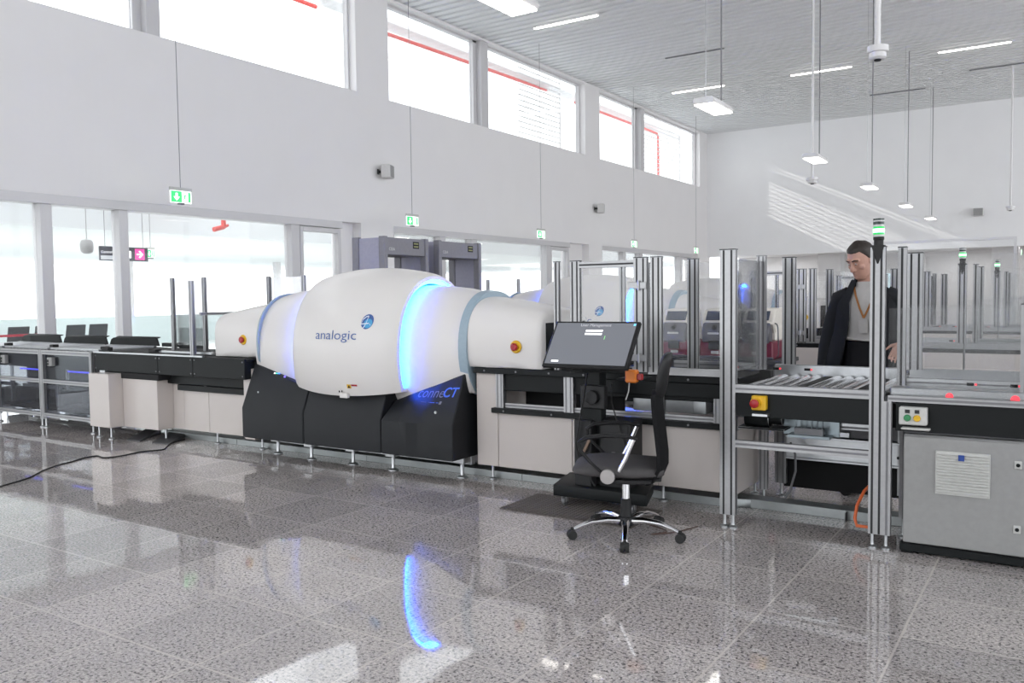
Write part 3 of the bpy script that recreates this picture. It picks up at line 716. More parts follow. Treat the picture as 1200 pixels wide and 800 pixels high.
    MB().tube([(-.99, 5.6, .33), (-1.03, 5.5, .28), (-1.06, 5.45, .2), (-1.065, 5.42, .13), (-1.05, 5.40, .09), (-.96, 5.38, .095)], .010, 10).build('air_hose', mat('orange_hose', (.75, .16, .05), .4), t, label='orange air hose')
    mb = MB()
    for x in (XA - .025, XA + .03, XB - .02, XB + .055): foot(mb, x, 5.30, .09, .028)
    for x in (XA, XA + .05, XB): foot(mb, x, 6.05 if x == XA else 6.32, .105, .028)
    mb.each('levelling_foot', STEEL, t)
    # signal tower
    x, y = XB, 5.30
    s = MB().box(x - .035, x + .035, y - .024, y + .024, 1.757, 1.767).prism([(x - .036, 1.767), (x + .036, 1.767), (x + .004, 1.66), (x - .004, 1.66)], 'y', y - .029, y - .024).lathe([(.026, 0), (.026, .03), (.03, .035), (.03, .05)], (x, y, 1.765)).build('signal_tower', RUB, t, bevel=.002)
    z = 1.815
    for h, m in ((.012, 1), (.012, 3), (.022, 2), (.012, 3), (.012, 1), (.016, 0), (.008, 1), (.010, 0)):
        MB().lathe([(.0305, 0), (.0305, h)], (x, y, z)).build('tower_segment', [TOWD, TOWS, TOWG, TOWG2][m], s); z += h
    return t
TOWD = mat('dark_lens', (.01, .025, .02), .2); TOWS = mat('clear_lens', (.5, .5, .5), .2); TOWG = mat('lit_green_lens', (.5, 1, .6), .3, emit=(.35, 1, .5), es=3, noise=0); TOWG2 = mat('green_lens', (.0, .3, .05), .3, emit=(0, .6, .1), es=.5, noise=0)
diverter = make_diverter()

# --- reclaim conveyor, right edge
def make_reclaim():
    t = thing('reclaim_conveyor', 'black sided reclaim conveyor with red light sensors at the right edge, front lane', 'conveyor', (0, 5.8, 0), 'reclaim conveyors')
    XB = -.885; XE = 1.6
    MB().ext((XB + .02, 5.31, .885), (XE, 5.31, .885), .035, .045).build('front_rail', [ALU, GROOVE], t)
    MB().box(XB + .06, XE, 5.30, 5.33, .70, .865).build('side_fascia', BLACK, t, bevel=.003)
    MB().box(XB + .02, XE, 5.36, 5.42, .865, .945).build('front_guide', STEEL, t, bevel=.006)
    MB().box(XB, XE, 6.22, 6.26, .90, .985).ext((-.8, 5.50, .965), (XE, 5.50, .965), .05, .03).build('rear_guide', [STEEL, GROOVE], t, bevel=.003)
    MB().box(XB + .02, XE, 5.42, 6.22, .84, .85).ext((XB + .1, 5.36, .715), (XE, 5.36, .715), .05, .05).build('bed_plate', [GROOVE, SLOT], t)
    for k in range(9): roller(-.80 + k * .13, 5.44, 6.20, .88, .03, t)
    for x, y, w, z0, z1 in ((-.82, 5.46, .045, .945, 1.755), (-.842, 6.12, .09, .985, 1.745), (-.19, 5.40, .05, .93, 1.42), (.9, 5.40, .05, .93, 1.42), (.9, 6.2, .08, .985, 1.745)):
        MB().ext((x, y, z0), (x, y, z1), w, .045).box(x - w / 2 - .002, x + w / 2 + .002, y - .024, y + .024, z1, z1 + .006, 1).build('guard_post', [ALU, SLOT], t)
    MB().box(-.79, -.22, 5.455, 5.463, .99, 1.42).box(-.87, -.24, 5.335, 5.341, .91, 1.405).box(-.79, .88, 6.2, 6.206, 1.0, 1.73).box(-.16, .87, 5.4, 5.406, .95, 1.4).each('guard_pane', GLASS, t, smooth=0)
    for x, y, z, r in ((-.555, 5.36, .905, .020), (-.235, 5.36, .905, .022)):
        MB().lathe([(r, 0), (r, .004)], (x, y, z), (0, -1, 0), 20).build('beam_lit_reflector', REDL, t, label='round red reflector with the sensor beam put in as glow')
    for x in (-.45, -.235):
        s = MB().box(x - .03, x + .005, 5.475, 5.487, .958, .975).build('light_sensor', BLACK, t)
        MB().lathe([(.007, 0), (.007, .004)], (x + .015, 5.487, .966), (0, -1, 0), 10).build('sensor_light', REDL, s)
    b = MB().box(-.80, -.655, 5.245, 5.30, .745, .845).box(-.79, -.64, 5.25, 5.30, .715, .728).build('button_box', VENTW, t, bevel=.005, label='pale grey button box')
    MB().lathe([(.019, 0), (.019, .006), (.016, .012)], (-.755, 5.245, .785), (0, -1, 0), 18).build('push_button', GREEN, b, label='green push button')
    MB().lathe([(.019, 0), (.019, .006), (.016, .012)], (-.705, 5.245, .785), (0, -1, 0), 18).build('push_button', YEL, b, label='yellow push button')
    MB().box(-.767, -.743, 5.241, 5.246, .812, .832).box(-.717, -.693, 5.241, 5.246, .812, .832).build('button_labels', SLOT, b)
    mb = MB()
    for y in (5.6, 5.85, 6.1): mb.ext((XB + .065, y, .12), (XB + .065, y, .84), .05, .05)
    mb.ext((XE - .05, 5.4, .12), (XE - .05, 5.4, .84), .05, .05).ext((XE - .05, 6.1, .12), (XE - .05, 6.1, .84), .05, .05)
    mb.each('leg_post', [ALU, GROOVE], t)
    mb = MB()
    for x, y in ((XB + .065, 5.6), (XB + .065, 6.1), (XE - .05, 5.4), (XE - .05, 6.1)): foot(mb, x, y, .125, .03)
    mb.each('levelling_foot', STEEL, t)
    return t
reclaim = make_reclaim()

# --- grey electrical cabinet under the reclaim conveyor
t = thing('electrical_cabinet', 'grey electrical cabinet with louvred vent under the right hand conveyor', 'cabinet', (-.3, 5.5, 0))
x0, x1, yf = -.782, .62, 5.29
MB().box(x0, x1, yf + .025, 5.68, .055, .682).build('body', CABG, t, bevel=.006)
d = MB().box(x0 + .003, x1 - .02, yf, yf + .023, .06, .675).build('door', CABG, t, bevel=.005)
MB().box(x0 - .012, x1 + .01, yf - .012, 5.69, 0.012, .055).box(x0 - .006, x0 + .05, yf - .006, yf + .06, 0, .012).box(x1 - .05, x1, yf, yf + .06, 0, .012).build('plinth', BLACK, t, bevel=.004)
vx0, vx1, vz0, vz1 = -.612, -.342, .362, .605
mb = MB().box(vx0, vx1, yf - .012, yf, vz0, vz1)
n = 14
for k in range(n):
    z = vz0 + .018 + k * (vz1 - vz0 - .03) / (n - 1)
    mb.obox(((vx0 + vx1) / 2, yf - .016, z), (vx1 - vx0 - .012, .014, .006), Matrix.Rotation(R(35), 3, 'X'))
    mb.box(vx0 + .025, vx1 - .025, yf - .0135, yf - .011, z - .008, z - .0035, 1)
v = mb.build('vent_grille', [VENTW, GROOVE], d, bevel=.001)
MB().box(vx0 + .115, vx0 + .145, yf - .03, yf - .022, vz1 - .045, vz1 - .012).build('blue_badge', mat('badge_blue', (.02, .06, .28), .4), d, bevel=.002)
for z in (.56, .21):
    l = MB().box(-.23, -.195, yf - .008, yf, z - .022, z + .022).build('lock_plate', VENTW, d, bevel=.003)
    MB().lathe([(.010, 0), (.010, .006)], (-.212, yf - .008, z), (0, -1, 0), 14).build('lock', BLACK, l)

# --- floor duct along the lane
t = MB()
t.box(-8.4, -1.98, 5.80, 5.95, 0, .058).box(-1.98, -.20, 5.86, 6.0, 0, .062)
t.prism([(-1.99, 5.80), (-1.84, 5.86), (-1.84, 6.0), (-1.99, 5.95)], 'z', 0, .06)
for x in (-7.2, -5.4, -3.70, -2.6, -1.2): t.box(x - .002, x + .002, 5.796, 5.954, 0, .061, 1)
tag(t.build('cable_duct', [mat('galvanised_duct', (.33, .35, .35), .4, .6), SLOT], bevel=.003), 'low galvanised cable duct on the floor along the front lane', 'cable duct')
# ------------------------------------------------------------------ office chair
MESHF = mat('black_mesh_fabric', (.010, .010, .011), .8, spec=.15, bump=.5, bs=900)
PLAST = mat('black_plastic', (.014, .014, .015), .45, spec=.3)
def make_chair():
    t = thing('office_chair', 'black high backed mesh swivel chair with chrome five star base', 'chair', (-2.283, 4.775, 0), local=True, rz=R(203))
    t.scale = (1, 1, 1)
    # seat cushion (local x is forward)
    rings = []
    for u, z0, z1, w in ((-.235, .425, .455, .20), (-.21, .405, .475, .23), (-.05, .395, .485, .245), (.12, .40, .495, .25), (.24, .41, .485, .24), (.295, .42, .465, .21), (.315, .435, .45, .17)):
        zc, rz = (z0 + z1) / 2, (z1 - z0) / 2
        rings.append([Vector((u, w * spow(math.cos(a), .45), zc + rz * spow(math.sin(a), .7))) for a in [2 * math.pi * k / 28 for k in range(28)]])
    MB().loft(rings).build('seat', mat('dark_seat_fabric', (.07, .066, .067), .7, spec=.3, bump=.4, bs=700), t, smooth=50)
    # mesh back with outward lumbar bow, and padded headrest
    prof = [(-.17, .365), (-.215, .41), (-.24, .47), (-.24, .55), (-.228, .66), (-.215, .77), (-.208, .86), (-.206, .90)]
    rings = []
    for i, (u, z) in enumerate(prof):
        w = (.19, .225, .24, .24, .235, .22, .20, .16)[i]
        row = []
        for k in range(15):
            a = -1 + 2 * k / 14; row.append(Vector((u + .05 * a * a, w * a, z)))
        for k in range(14, -1, -1):
            a = -1 + 2 * k / 14; row.append(Vector((u + .05 * a * a - .022, w * a, z)))
        rings.append(row)
    MB().loft(rings).build('backrest', MESHF, t, smooth=50)
    rings = []
    for u, z, w, th in ((-.212, .875, .10, .012), (-.215, .90, .135, .022), (-.222, .96, .145, .028), (-.232, 1.04, .145, .028), (-.25, 1.10, .135, .024), (-.262, 1.135, .11, .016), (-.268, 1.145, .07, .006)):
        rings.append([Vector((u - .01 + th * math.sin(a) + .04 * (abs(math.cos(a))) ** 2 * (w / .145), w * spow(math.cos(a), .7), z)) for a in [2 * math.pi * k / 24 for k in range(24)]])
    MB().loft(rings).build('headrest', PLAST, t, smooth=50)
    for s in (-1, 1):
        y = s * .265
        a = MB().tube([(-.08, y, .655), (.0, y, .672), (.12, y, .672), (.22, y, .658), (.262, y, .63), (.258, y, .585), (.20, y, .515), (.135, y, .455), (.10, y, .43)], [.012, .017, .018, .017, .016, .014, .012, .012, .012], 10, flat=.8).build('armrest', PLAST, t)
        MB().lathe([(.042, -.012), (.045, 0), (.042, .012), (.02, .014)], (.095, y + s * .012, .43), (0, s, 0), 24).build('pivot_disc', mat('satin_disc', (.45, .43, .42), .35, .6), a, label='satin silver disc')
        MB().tube([(-.06, y - s * .01, .65), (-.01, y - s * .02, .53), (.03, y - s * .03, .455)], .014, 12).build('arm_strut', CHROME, a, label='chrome strut')
    MB().box(-.16, .14, -.25, .25, .385, .405).box(-.12, .10, -.09, .09, .345, .39).tube([(-.1, -.2, .40), (-.21, -.2, .40), (-.222, -.17, .5), (-.205, -.16, .72)], .012, 8).tube([(-.1, .2, .40), (-.21, .2, .40), (-.222, .17, .5), (-.205, .16, .72)], .012, 8).tube([(.02, -.09, .375), (.02, -.27, .40)], .006, 8).build('mechanism', PLAST, t, bevel=.004)
    MB().cyl((0, 0, .22), (0, 0, .36), .024, n=20).build('gas_lift', CHROME, t)
    MB().lathe([(.035, .09), (.036, .12), (.03, .235), (.026, .24)], (0, 0, 0)).lathe([(.05, .075), (.055, .09), (.05, .125), (.036, .13)], (0, 0, 0)).build('lift_cover', PLAST, t)
    for k in range(5):
        a = R(-66 - 203 + 72 * k); d = Vector((math.cos(a), math.sin(a), 0)); n = Vector((-d.y, d.x, 0))
        rr = []
        for r, z, w, h in ((.04, .105, .028, .022), (.12, .112, .024, .019), (.22, .105, .021, .016), (.29, .085, .019, .014), (.335, .066, .017, .012)):
            rr.append([d * r + n * (w * math.cos(q)) + Vector((0, 0, z + h * math.sin(q))) for q in [2 * math.pi * j / 12 for j in range(12)]])
        lg = MB().loft(rr).build('star_leg', CHROME, t)
        c = d * .345
        m = MB()
        for s in (-1, 1): m.lathe([(.012, -.011), (.028, -.010), (.030, 0), (.028, .010), (.012, .011)], c + n * (s * .016) + Vector((0, 0, .030)), n, 18)
        m.cyl(c + Vector((0, 0, .03)), c + Vector((0, 0, .075)), .009, n=10).ball(c + Vector((0, 0, .038)), .027, .027, .024, 12)
        m.build('caster', RUB, lg, label='black twin wheel caster')
    return t
chair = make_chair()

# ------------------------------------------------------------------ rolling monitor cart
def make_cart():
    t = thing('monitor_cart', 'black rolling cart carrying a tilted touch screen monitor', 'cart', (-2.62, 5.1, 0))
    z0 = .075
    base = [(-3.04, 5.17), (-2.33, 5.195), (-2.45, 5.575), (-3.15, 5.61)]
    MB().prism(base, 'z', z0, .155).build('platform', BLACK, t, bevel=.01, seg=2)
    for x, y in ((-2.98, 5.23), (-2.46, 5.25), (-3.05, 5.53), (-2.54, 5.53)):
        m = MB().keep().box(x - .02, x + .02, y - .015, y + .02, .068, .076, 0)
        m.box(x - .019, x - .015, y - .012, y + .022, .03, .07, 0).box(x + .015, x + .019, y - .012, y + .022, .03, .07, 0)
        m.lathe([(.01, -.012), (.029, -.011), (.031, 0), (.029, .011), (.01, .012)], (x, y + .006, .031), (1, 0, 0), 18, 1)
        m.build('caster', [STEEL, GROOVE], t)
    MB().box(-2.84, -2.74, 5.32, 5.42, .155, 1.02).box(-2.87, -2.71, 5.28, 5.32, .60, .70).build('column', BLACK, t, bevel=.005)
    MB().box(-2.90, -2.765, 5.23, 5.318, .155, .62).build('side_box', PLAST, t, bevel=.006)
    MB().box(-2.735, -2.50, 5.30, 5.50, .155, .62).box(-2.72, -2.515, 5.295, 5.30, .2, .59).build('computer_tower', PLAST, t, bevel=.006)
    MB().box(-2.98, -2.50, 5.26, 5.34, .955, .99).box(-2.5, -2.33, 5.10, 5.3, .925, .94).box(-2.80, -2.70, 5.0, 5.32, .97, 1.03).box(-2.79, -2.69, 4.86, 5.1, 1.0, 1.10).build('head_bracket', BLACK, t, bevel=.004)
    MB().prism([(-2.76, .52), (-2.735, .53), (-2.80, .40), (-2.825, .39)], 'y', 5.20, 5.215).build('tag', mat('kraft_tag', (.22, .15, .11), .7), t)
    MB().tube([(-2.72, 5.1, .96), (-2.80, 5.2, .8), (-2.84, 5.2, .6), (-2.87, 5.2, .45), (-2.84, 5.2, .33), (-2.74, 5.24, .16)], .007, 8).tube([(-2.55, 5.12, .9), (-2.62, 5.26, .75), (-2.58, 5.28, .6), (-2.53, 5.28, .45), (-2.56, 5.28, .16)], .005, 8).each('cable', RUB, t)
    MB().cyl((-2.77, 5.24, .78), (-2.77, 5.27, .78), .05, n=18).box(-2.87, -2.68, 5.27, 5.32, .70, .86).build('vesa_mount', PLAST, t, bevel=.004)
    o = MB().prism([(-2.425, 5.06), (-2.345, 5.06), (-2.345, 5.12), (-2.425, 5.12)], 'z', .915, 1.0).build('power_socket', ORANGE, t, bevel=.010, label='orange socket box')
    MB().box(-2.345, -2.31, 5.075, 5.105, .935, .975).build('switch', RED, o, bevel=.004, label='red switch')
    MB().tube([(-2.40, 5.08, .915), (-2.405, 5.08, .86), (-2.43, 5.09, .8)], .004, 6).build('lead', VENTW, o)
    # monitor, leaning back
    bl, br = Vector((-2.865, 4.74, 1.035)), Vector((-2.255, 4.74, 1.035)); up = Vector((0, .205, .285)); th = Vector((0, .02, -.014)) * 1.4
    ux = (br - bl); uz = up; nrm = ux.cross(uz).normalized()
    def mp(u, w, off=0): return bl + ux * u + uz * w + nrm * off
    def slab(mb, u0, u1, w0, w1, o0, o1, mi=0):
        vs = [mp(u, w, o) for u in (u0, u1) for w in (w0, w1) for o in (o0, o1)]
        mb.add(vs, [(0, 1, 3, 2), (4, 6, 7, 5), (0, 4, 5, 1), (2, 3, 7, 6), (0, 2, 6, 4), (1, 5, 7, 3)], mi)
    mb = MB(); slab(mb, 0, 1, 0, 1, -.028, 0); mo = mb.build('monitor', PLAST, t, bevel=.005)
    mb = MB(); slab(mb, .025, .965, .06, .955, 0, .0015)
    SCR = mat('dark_screen', (.035, .037, .042), .13, spec=.5, emit=(.55, .58, .66), es=.2, noise=0)  # even glow lifts the screen in place of the ceiling's reflection
    mb.build('screen', SCR, mo, smooth=0)
    W_ = mat('screen_white', (.8, .8, .8), emit=(1, 1, 1), es=.62, noise=0); G_ = mat('screen_grey', (.3, .3, .32), emit=(.6, .62, .66), es=.35, noise=0)
    mb = MB()
    slab(mb, .40, .60, .765, .805, .0016, .0022, 0); slab(mb, .40, .60, .695, .735, .0016, .0022, 0); slab(mb, .10, .185, .10, .135, .0016, .0022, 0)
    mt = MB()
    mt.text('User Management', .030, lambda a, b: mp(.5 + a / .61, .88 + b / .351, .0022), 1)
    slab(mb, .64, .648, .60, .68, .0016, .0022, 2); slab(mb, .935, .96, .90, .945, .0016, .0022, 3)
    mt.build('screen_text', [W_, G_], mo, smooth=0)
    mb.each('screen_field', [W_, G_, mat('screen_green', (.2, .5, .2), emit=(.2, .6, .2), es=.5, noise=0), mat('screen_blue', (.1, .4, .7), emit=(.15, .55, .9), es=.7, noise=0)], mo, smooth=0)
    t.location.z = .0115
    return t
cart = make_cart()

# perforated rubber mat under the cart
mb = MB(); x0, x1, y0, y1, z = -3.34, -2.33, 4.94, 5.45, .011
mb.box(x0, x1, y0, y1, 0, .004)
mb.keep()
for k in range(31): mb.box(x0 + (x1 - x0 - .012) * k / 30, x0 + (x1 - x0 - .012) * k / 30 + .012, y0, y1, .004, z)
for k in range(18): mb.box(x0, x1, y0 + (y1 - y0 - .012) * k / 17, y0 + (y1 - y0 - .012) * k / 17 + .012, .004, z)
tag(mb.build('rubber_mat', mat('taupe_rubber_grid', (.15, .13, .12), .7)), 'taupe grid patterned rubber mat on the floor under the monitor cart', 'mat')

# power cable trailing across the floor, thin wire by the chair
pts = [(-6.9, 3.0), (-7.05, 3.2), (-7.259, 3.482), (-7.33, 3.64), (-7.419, 3.804), (-7.62, 4.03), (-7.755, 4.25), (-7.80, 4.40), (-7.88, 4.56), (-7.87, 4.68), (-7.72, 4.66), (-7.66, 4.78), (-7.687, 5.025), (-7.63, 5.14), (-7.61, 5.229), (-7.74, 5.36), (-7.88, 5.52), (-7.95, 5.72)]
def smooth_path(p, n=5):
    out = []
    for i in range(len(p) - 1):
        a, b, c, d = [Vector(p[max(0, min(len(p) - 1, i + k))]) for k in (-1, 0, 1, 2)]
        for j in range(n):
            u = j / n; out.append(.5 * ((2 * b) + (c - a) * u + (2 * a - 5 * b + 4 * c - d) * u * u + (3 * b - a - 3 * c + d) * u ** 3))
    return out + [Vector(p[-1])]
tag(MB().tube(smooth_path([(x, y, .006) for x, y in pts]), .0065, 8).build('power_cable', RUB), 'thin black power cable winding across the open floor', 'cable')
tag(MB().tube(smooth_path([(-2.45, 5.15, .005), (-2.2, 5.05, .005), (-2.1, 4.98, .005), (-2.16, 4.88, .005), (-2.05, 5.0, .005), (-1.98, 5.2, .005)]), .004, 6).build('thin_wire', mat('brown_wire', (.09, .05, .04), .5)), 'thin brown wire lying on the floor behind the swivel chair', 'wire')
mb = MB()
for x in (-6.2, -5.7, -5.2, -4.7):
    pass
tag(MB().tube(smooth_path([(-6.3, 6.05, .03), (-5.9, 5.98, .05), (-5.5, 6.02, .03), (-5.0, 5.99, .06), (-4.6, 6.03, .03), (-4.3, 6.0, .03)]), .03, 8).build('cable_bundle', RUB), 'black cable bundle on the floor beneath the charcoal scanner base', 'cable')
# two dark floor wedges below the infeed panels
for i, (x, lab) in enumerate(((-8.78, 'left one of two dark metal floor wedges below the cream infeed panels'), (-8.36, 'right one of two dark metal floor wedges below the cream infeed panels'))):
    a = Vector((x + .3, 5.38, 0)) if i == 0 else Vector((x + .27, 5.42, 0))
    w = .20 if i == 0 else .26; dx, dy = -.30, .46
    mb = MB()
    v = [a, a + Vector((w, .03, 0)), a + Vector((w + dx, .03 + dy, 0)), a + Vector((dx, dy, 0))]
    h = [.012, .012, .055, .055]
    mb.add([p for p in v] + [p + Vector((0, 0, q)) for p, q in zip(v, h)], [(3, 2, 1, 0), (4, 5, 6, 7), (0, 1, 5, 4), (1, 2, 6, 5), (2, 3, 7, 6), (3, 0, 4, 7)])
    tag(mb.build('floor_wedge', mat('dark_grey_metal', (.06, .06, .065), .45), bevel=.003), lab, 'wedge', 'floor wedges below the infeed panels')

# ------------------------------------------------------------------ trace detectors on a table between the lanes
TY = 8.45
t = thing('side_table', 'dark side table between the lanes carrying the trace detectors', 'table', (-3.0, TY, 0))
MB().box(-3.85, -2.33, TY - .1, TY + .55, .80, .84).build('table_top', mat('dark_grey_laminate', (.06, .06, .065), .5), t, bevel=.005)
for x in (-3.8, -2.38):
    for y in (TY - .05, TY + .5): MB().box(x - .025, x + .025, y - .025, y + .025, 0, .8).build('leg', GROOVE, t, bevel=.004)
MB().box(-3.75, -2.43, TY + .48, TY + .5, .3, .8).build('modesty_panel', GROOVE, t)
DGREY = mat('trace_grey_plastic', (.10, .10, .115), .45); MAROON = mat('trace_maroon', (.16, .012, .035), .4); OFFW = mat('trace_cream', (.72, .68, .62), .45)
def make_etd(x, lab):
    t = thing('trace_detector', lab, 'detector', (x, TY, .84), 'trace detectors on the side table')
    y = TY; w = .16
    MB().box(x - w, x + w, y, y + .40, .84, 1.02).build('base', MAROON, t, bevel=.012)
    MB().box(x - w * 1.03, x + w * 1.03, y - .01, y + .02, .841, .866).build('base_skirt', DGREY, t, bevel=.004)
    f = MB().prism([(y - .015, 1.0), (y - .02, 1.13), (y + .02, 1.20), (y + .12, 1.22), (y + .12, 1.0)], 'x', x - .135, x + .125).build('front_module', DGREY, t, bevel=.012)
    MB().box(x - .06, x + .06, y - .03, y - .01, .93, 1.02).build('sample_port', BLACK, f, bevel=.006)
    MB().box(x - .04, x + .04, y - .006, y, .885, .915).box(x - .07, x + .05, y - .026, y - .02, 1.085, 1.105).each('plate', VENTW, f)
    MB().cyl((x, y + .01, 1.17), (x, y - .035, 1.15), .022, n=14).build('nozzle', PLAST, f)
    MB().box(x - w, x + w, y + .12, y + .40, 1.02, 1.17).prism([(y + .03, 1.20), (y + .13, 1.34), (y + .38, 1.35), (y + .40, 1.0), (y + .12, 1.1)], 'x', x - w * .98, x + w * .98).build('housing', OFFW, t, bevel=.015)
    d = MB(); a = Vector((x, y + .062, 1.275)); Rm = Matrix.Rotation(R(-36), 3, 'X')
    d.obox(a, (.22, .012, .11), Rm); d.build('display', mat('trace_screen', (.05, .06, .09), .2), t, bevel=.003)
    MB().tube(smooth_path([(x + .13, y + .1, 1.2), (x + .19, y + .05, 1.18), (x + .205, y + .03, 1.05), (x + .2, y + .06, .9), (x + .17, y + .1, .86)]), .006, 8).build('hose', DGREY, t)
    return t
e1 = make_etd(-3.47, 'leftmost grey and maroon trace detector on the side table')
e2 = make_etd(-3.03, 'middle grey and maroon trace detector on the side table')
e3 = make_etd(-2.60, 'rightmost grey and maroon trace detector on the side table, behind the glass door')

# ------------------------------------------------------------------ walk-through metal detectors
PORT = mat('purple_lit_grey_portal', (.29, .285, .36), .45); PORTF = mat('dark_grey_portal_header', (.19, .185, .21), .5)  # violet in the panel grey stands for purple light falling on it
def make_portal(y0, y1, lab):
    x0, x1 = -6.98, -6.48
    t = thing('metal_detector_gate', lab, 'metal detector', ((x0 + x1) / 2, (y0 + y1) / 2, 0), 'walk through metal detector gates')
    for y, d in ((y0, .06), (y1 - .06, .06)):
        p = MB().box(x0 + .10, x1 - .09, y + .012, y + d - .012, .06, 2.185).build('side_panel', PORT, t, bevel=.004)
        MB().box(x0, x0 + .10, y, y + d, .0, 2.2).box(x1 - .09, x1, y, y + d, 0, 2.2).box(x0 + .1, x1 - .09, y + .005, y + d - .005, 0, .06).each('panel_edge', PORTF, p, bevel=.006)
    h = MB().box(x0 + .05, x1 - .015, y0 + .06, y1 - .06, 1.99, 2.19).build('header', PORTF, t, bevel=.006)
    xf = x1 - .014
    MB().box(xf - .004, xf + .001, y1 - .28, y1 - .17, 2.075, 2.155, 0).box(xf, xf + .003, y1 - .265, y1 - .185, 2.125, 2.14, 1).box(xf, xf + .003, y1 - .265, y1 - .185, 2.09, 2.105, 1).build('indicator_display', [BLACK, mat('olive_lamp', (.25, .25, .10), .4)], h)
    MB().text('CEIA', .05, lambda a, b: Vector((xf + .002, y0 + .09 + a, 2.04 + b)), 0, 'LEFT').build('header_lettering', VENTW, h, smooth=0)
    return t
make_portal(7.33, 8.13, 'purple lit grey walk through gate nearer the front scanner')
make_portal(8.33, 9.23, 'purple lit grey walk through gate beyond the first one')

# ------------------------------------------------------------------ hanging exit signs
EXG = mat('exit_green', (.02, .6, .15), .4, emit=(.03, .75, .10), es=1.05, noise=0); EXW = mat('exit_white', (.85, .9, .85), .4, emit=(.9, 1, .93), es=1.1, noise=0)
def make_exit(x, y, z, lab, w=.42, h=.20, top=ZC, grp='hanging exit signs'):
    t = thing('exit_sign', lab, 'exit sign', (x, y, z), grp)
    MB().box(x - .02, x + .02, y - w / 2, y + w / 2, z + h, z + h + .055).build('housing', VENTW, t, bevel=.004)
    p = MB().box(x - .008, x + .008, y - w / 2 + .01, y + w / 2 - .01, z, z + h).build('panel', EXW, t, smooth=0)
    xf = x + .0095
    q = lambda u, v: Vector((xf, y - w / 2 + .01 + u * (w - .02), z + v * h))
    q2 = lambda u, v: q(u, v) + Vector((.001, 0, 0))
    mb = MB().add([q(.02, .04), q(.54, .04), q(.54, .96), q(.02, .96)], [(0, 1, 2, 3)], 0)
    mb.add([q2(.24, .80), q2(.34, .80), q2(.34, .5), q2(.44, .5), q2(.29, .16), q2(.14, .5), q2(.24, .5)], [(0, 1, 2, 6), (2, 3, 4, 5, 6)], 1)
    mb.add([q(.84, .08), q(.96, .08), q(.96, .92), q(.84, .92)], [(0, 1, 2, 3)], 0)
    # running figure
    def limb(a, b, r):
        a, b = q2(*a), q2(*b); d = (b - a).normalized(); n = Vector((0, -d.z, d.y)) * r
        mb.add([a + n, b + n, b - n, a - n], [(0, 1, 2, 3)], 0)
    hc = q2(.70, .80); mb.add([hc + Vector((0, .014 * math.cos(k * .7854), .014 * math.sin(k * .7854))) for k in range(8)], [tuple(range(8))], 0)
    limb((.70, .70), (.67, .42), .012); limb((.67, .42), (.76, .30), .008); limb((.76, .30), (.73, .12), .007); limb((.67, .42), (.62, .25), .008); limb((.62, .25), (.56, .2), .006); limb((.70, .66), (.78, .55), .006); limb((.70, .66), (.61, .56), .006)
    mb.build('pictogram', [EXG, EXW], p, smooth=0, label='white arrow and running figure on green')
    if top:
        MB().cyl((x, y, z + h + .05), (x, y, top), .006, n=6).build('hanger', GROOVE, t)
        MB().box(x - .03, x + .03, y - .05, y + .05, z - .03, z).build('lower_clip', GROOVE, t)
    return t
for y, l in ((9.07, 'nearest hanging green exit sign, left of the front scanner'), (15.1, 'hanging green exit sign above the metal detector gates'), (20.75, 'third hanging green exit sign along the window wall'), (26.9, 'fourth hanging green exit sign along the window wall'), (32.7, 'farthest hanging green exit sign along the window wall')):
    make_exit(-12.5, y, 3.13, l)
make_exit(-1.5, 36.55, 2.78, 'small green exit sign low on the far end wall', .35, .18, None)

# ------------------------------------------------------------------ hanging lamps, ceiling lamps, cameras, loudspeakers
def make_pendant(y, lab):
    x, z = -4.05, 4.0
    t = thing('pendant_lamp', lab, 'pendant lamp', (x, y, z), 'long hanging lamps in a row')
    L, w = .80, .15
    poly = [(x - w, z + .02), (x - w + .02, z - .015), (x + w - .02, z - .015), (x + w, z + .02), (x + w - .03, z + .07), (x - w + .03, z + .07)]
    MB().prism(poly, 'y', y - L / 2, y + L / 2).build('housing', WPAINT, t, bevel=.006)
    MB().box(x - w + .015, x + w - .015, y - L / 2 + .02, y + L / 2 - .02, z - .03, z - .012).build('diffuser', LAMP, t, bevel=.008)
    for s in (-1, 1): MB().cyl((x, y + s * .30, z + .07), (x, y + s * .30, ZC), .012 if s > 0 else .005, n=8).build('hanger', GROOVE if s > 0 else STEEL, t)
    return t
for y, l in ((6.1, 'nearest long hanging lamp, at the top of the picture'), (11.25, 'second hanging lamp, in front of the farthest high window'), (16.75, 'third hanging lamp in the row'), (21.95, 'fourth hanging lamp in the row'), (27.4, 'fifth hanging lamp in the row'), (32.7, 'farthest hanging lamp in the row')):
    make_pendant(y, l)
def make_strip(x, y, lab):
    t = thing('ceiling_strip_light', lab, 'ceiling light', (x, y, ZC), 'ceiling strip lights')
    MB().box(x - .95, x + .95, y - .05, y + .05, ZC - .05, ZC).build('body', WPAINT, t, bevel=.004)
    MB().box(x - .92, x + .92, y - .04, y + .04, ZC - .075, ZC - .048).build('diffuser', LAMP, t, bevel=.006)
for x, y, l in ((-10.9, 19.4, 'lit ceiling strip above the nearest high hanging lamp'), (-10.75, 28.3, 'lit ceiling strip left of the second hanging lamp'), (-6.7, 28.3, 'lit ceiling strip in the middle of the ceiling'), (-2.42, 28.2, 'lit ceiling strip at the right of the ceiling')):
    make_strip(x, y, l)
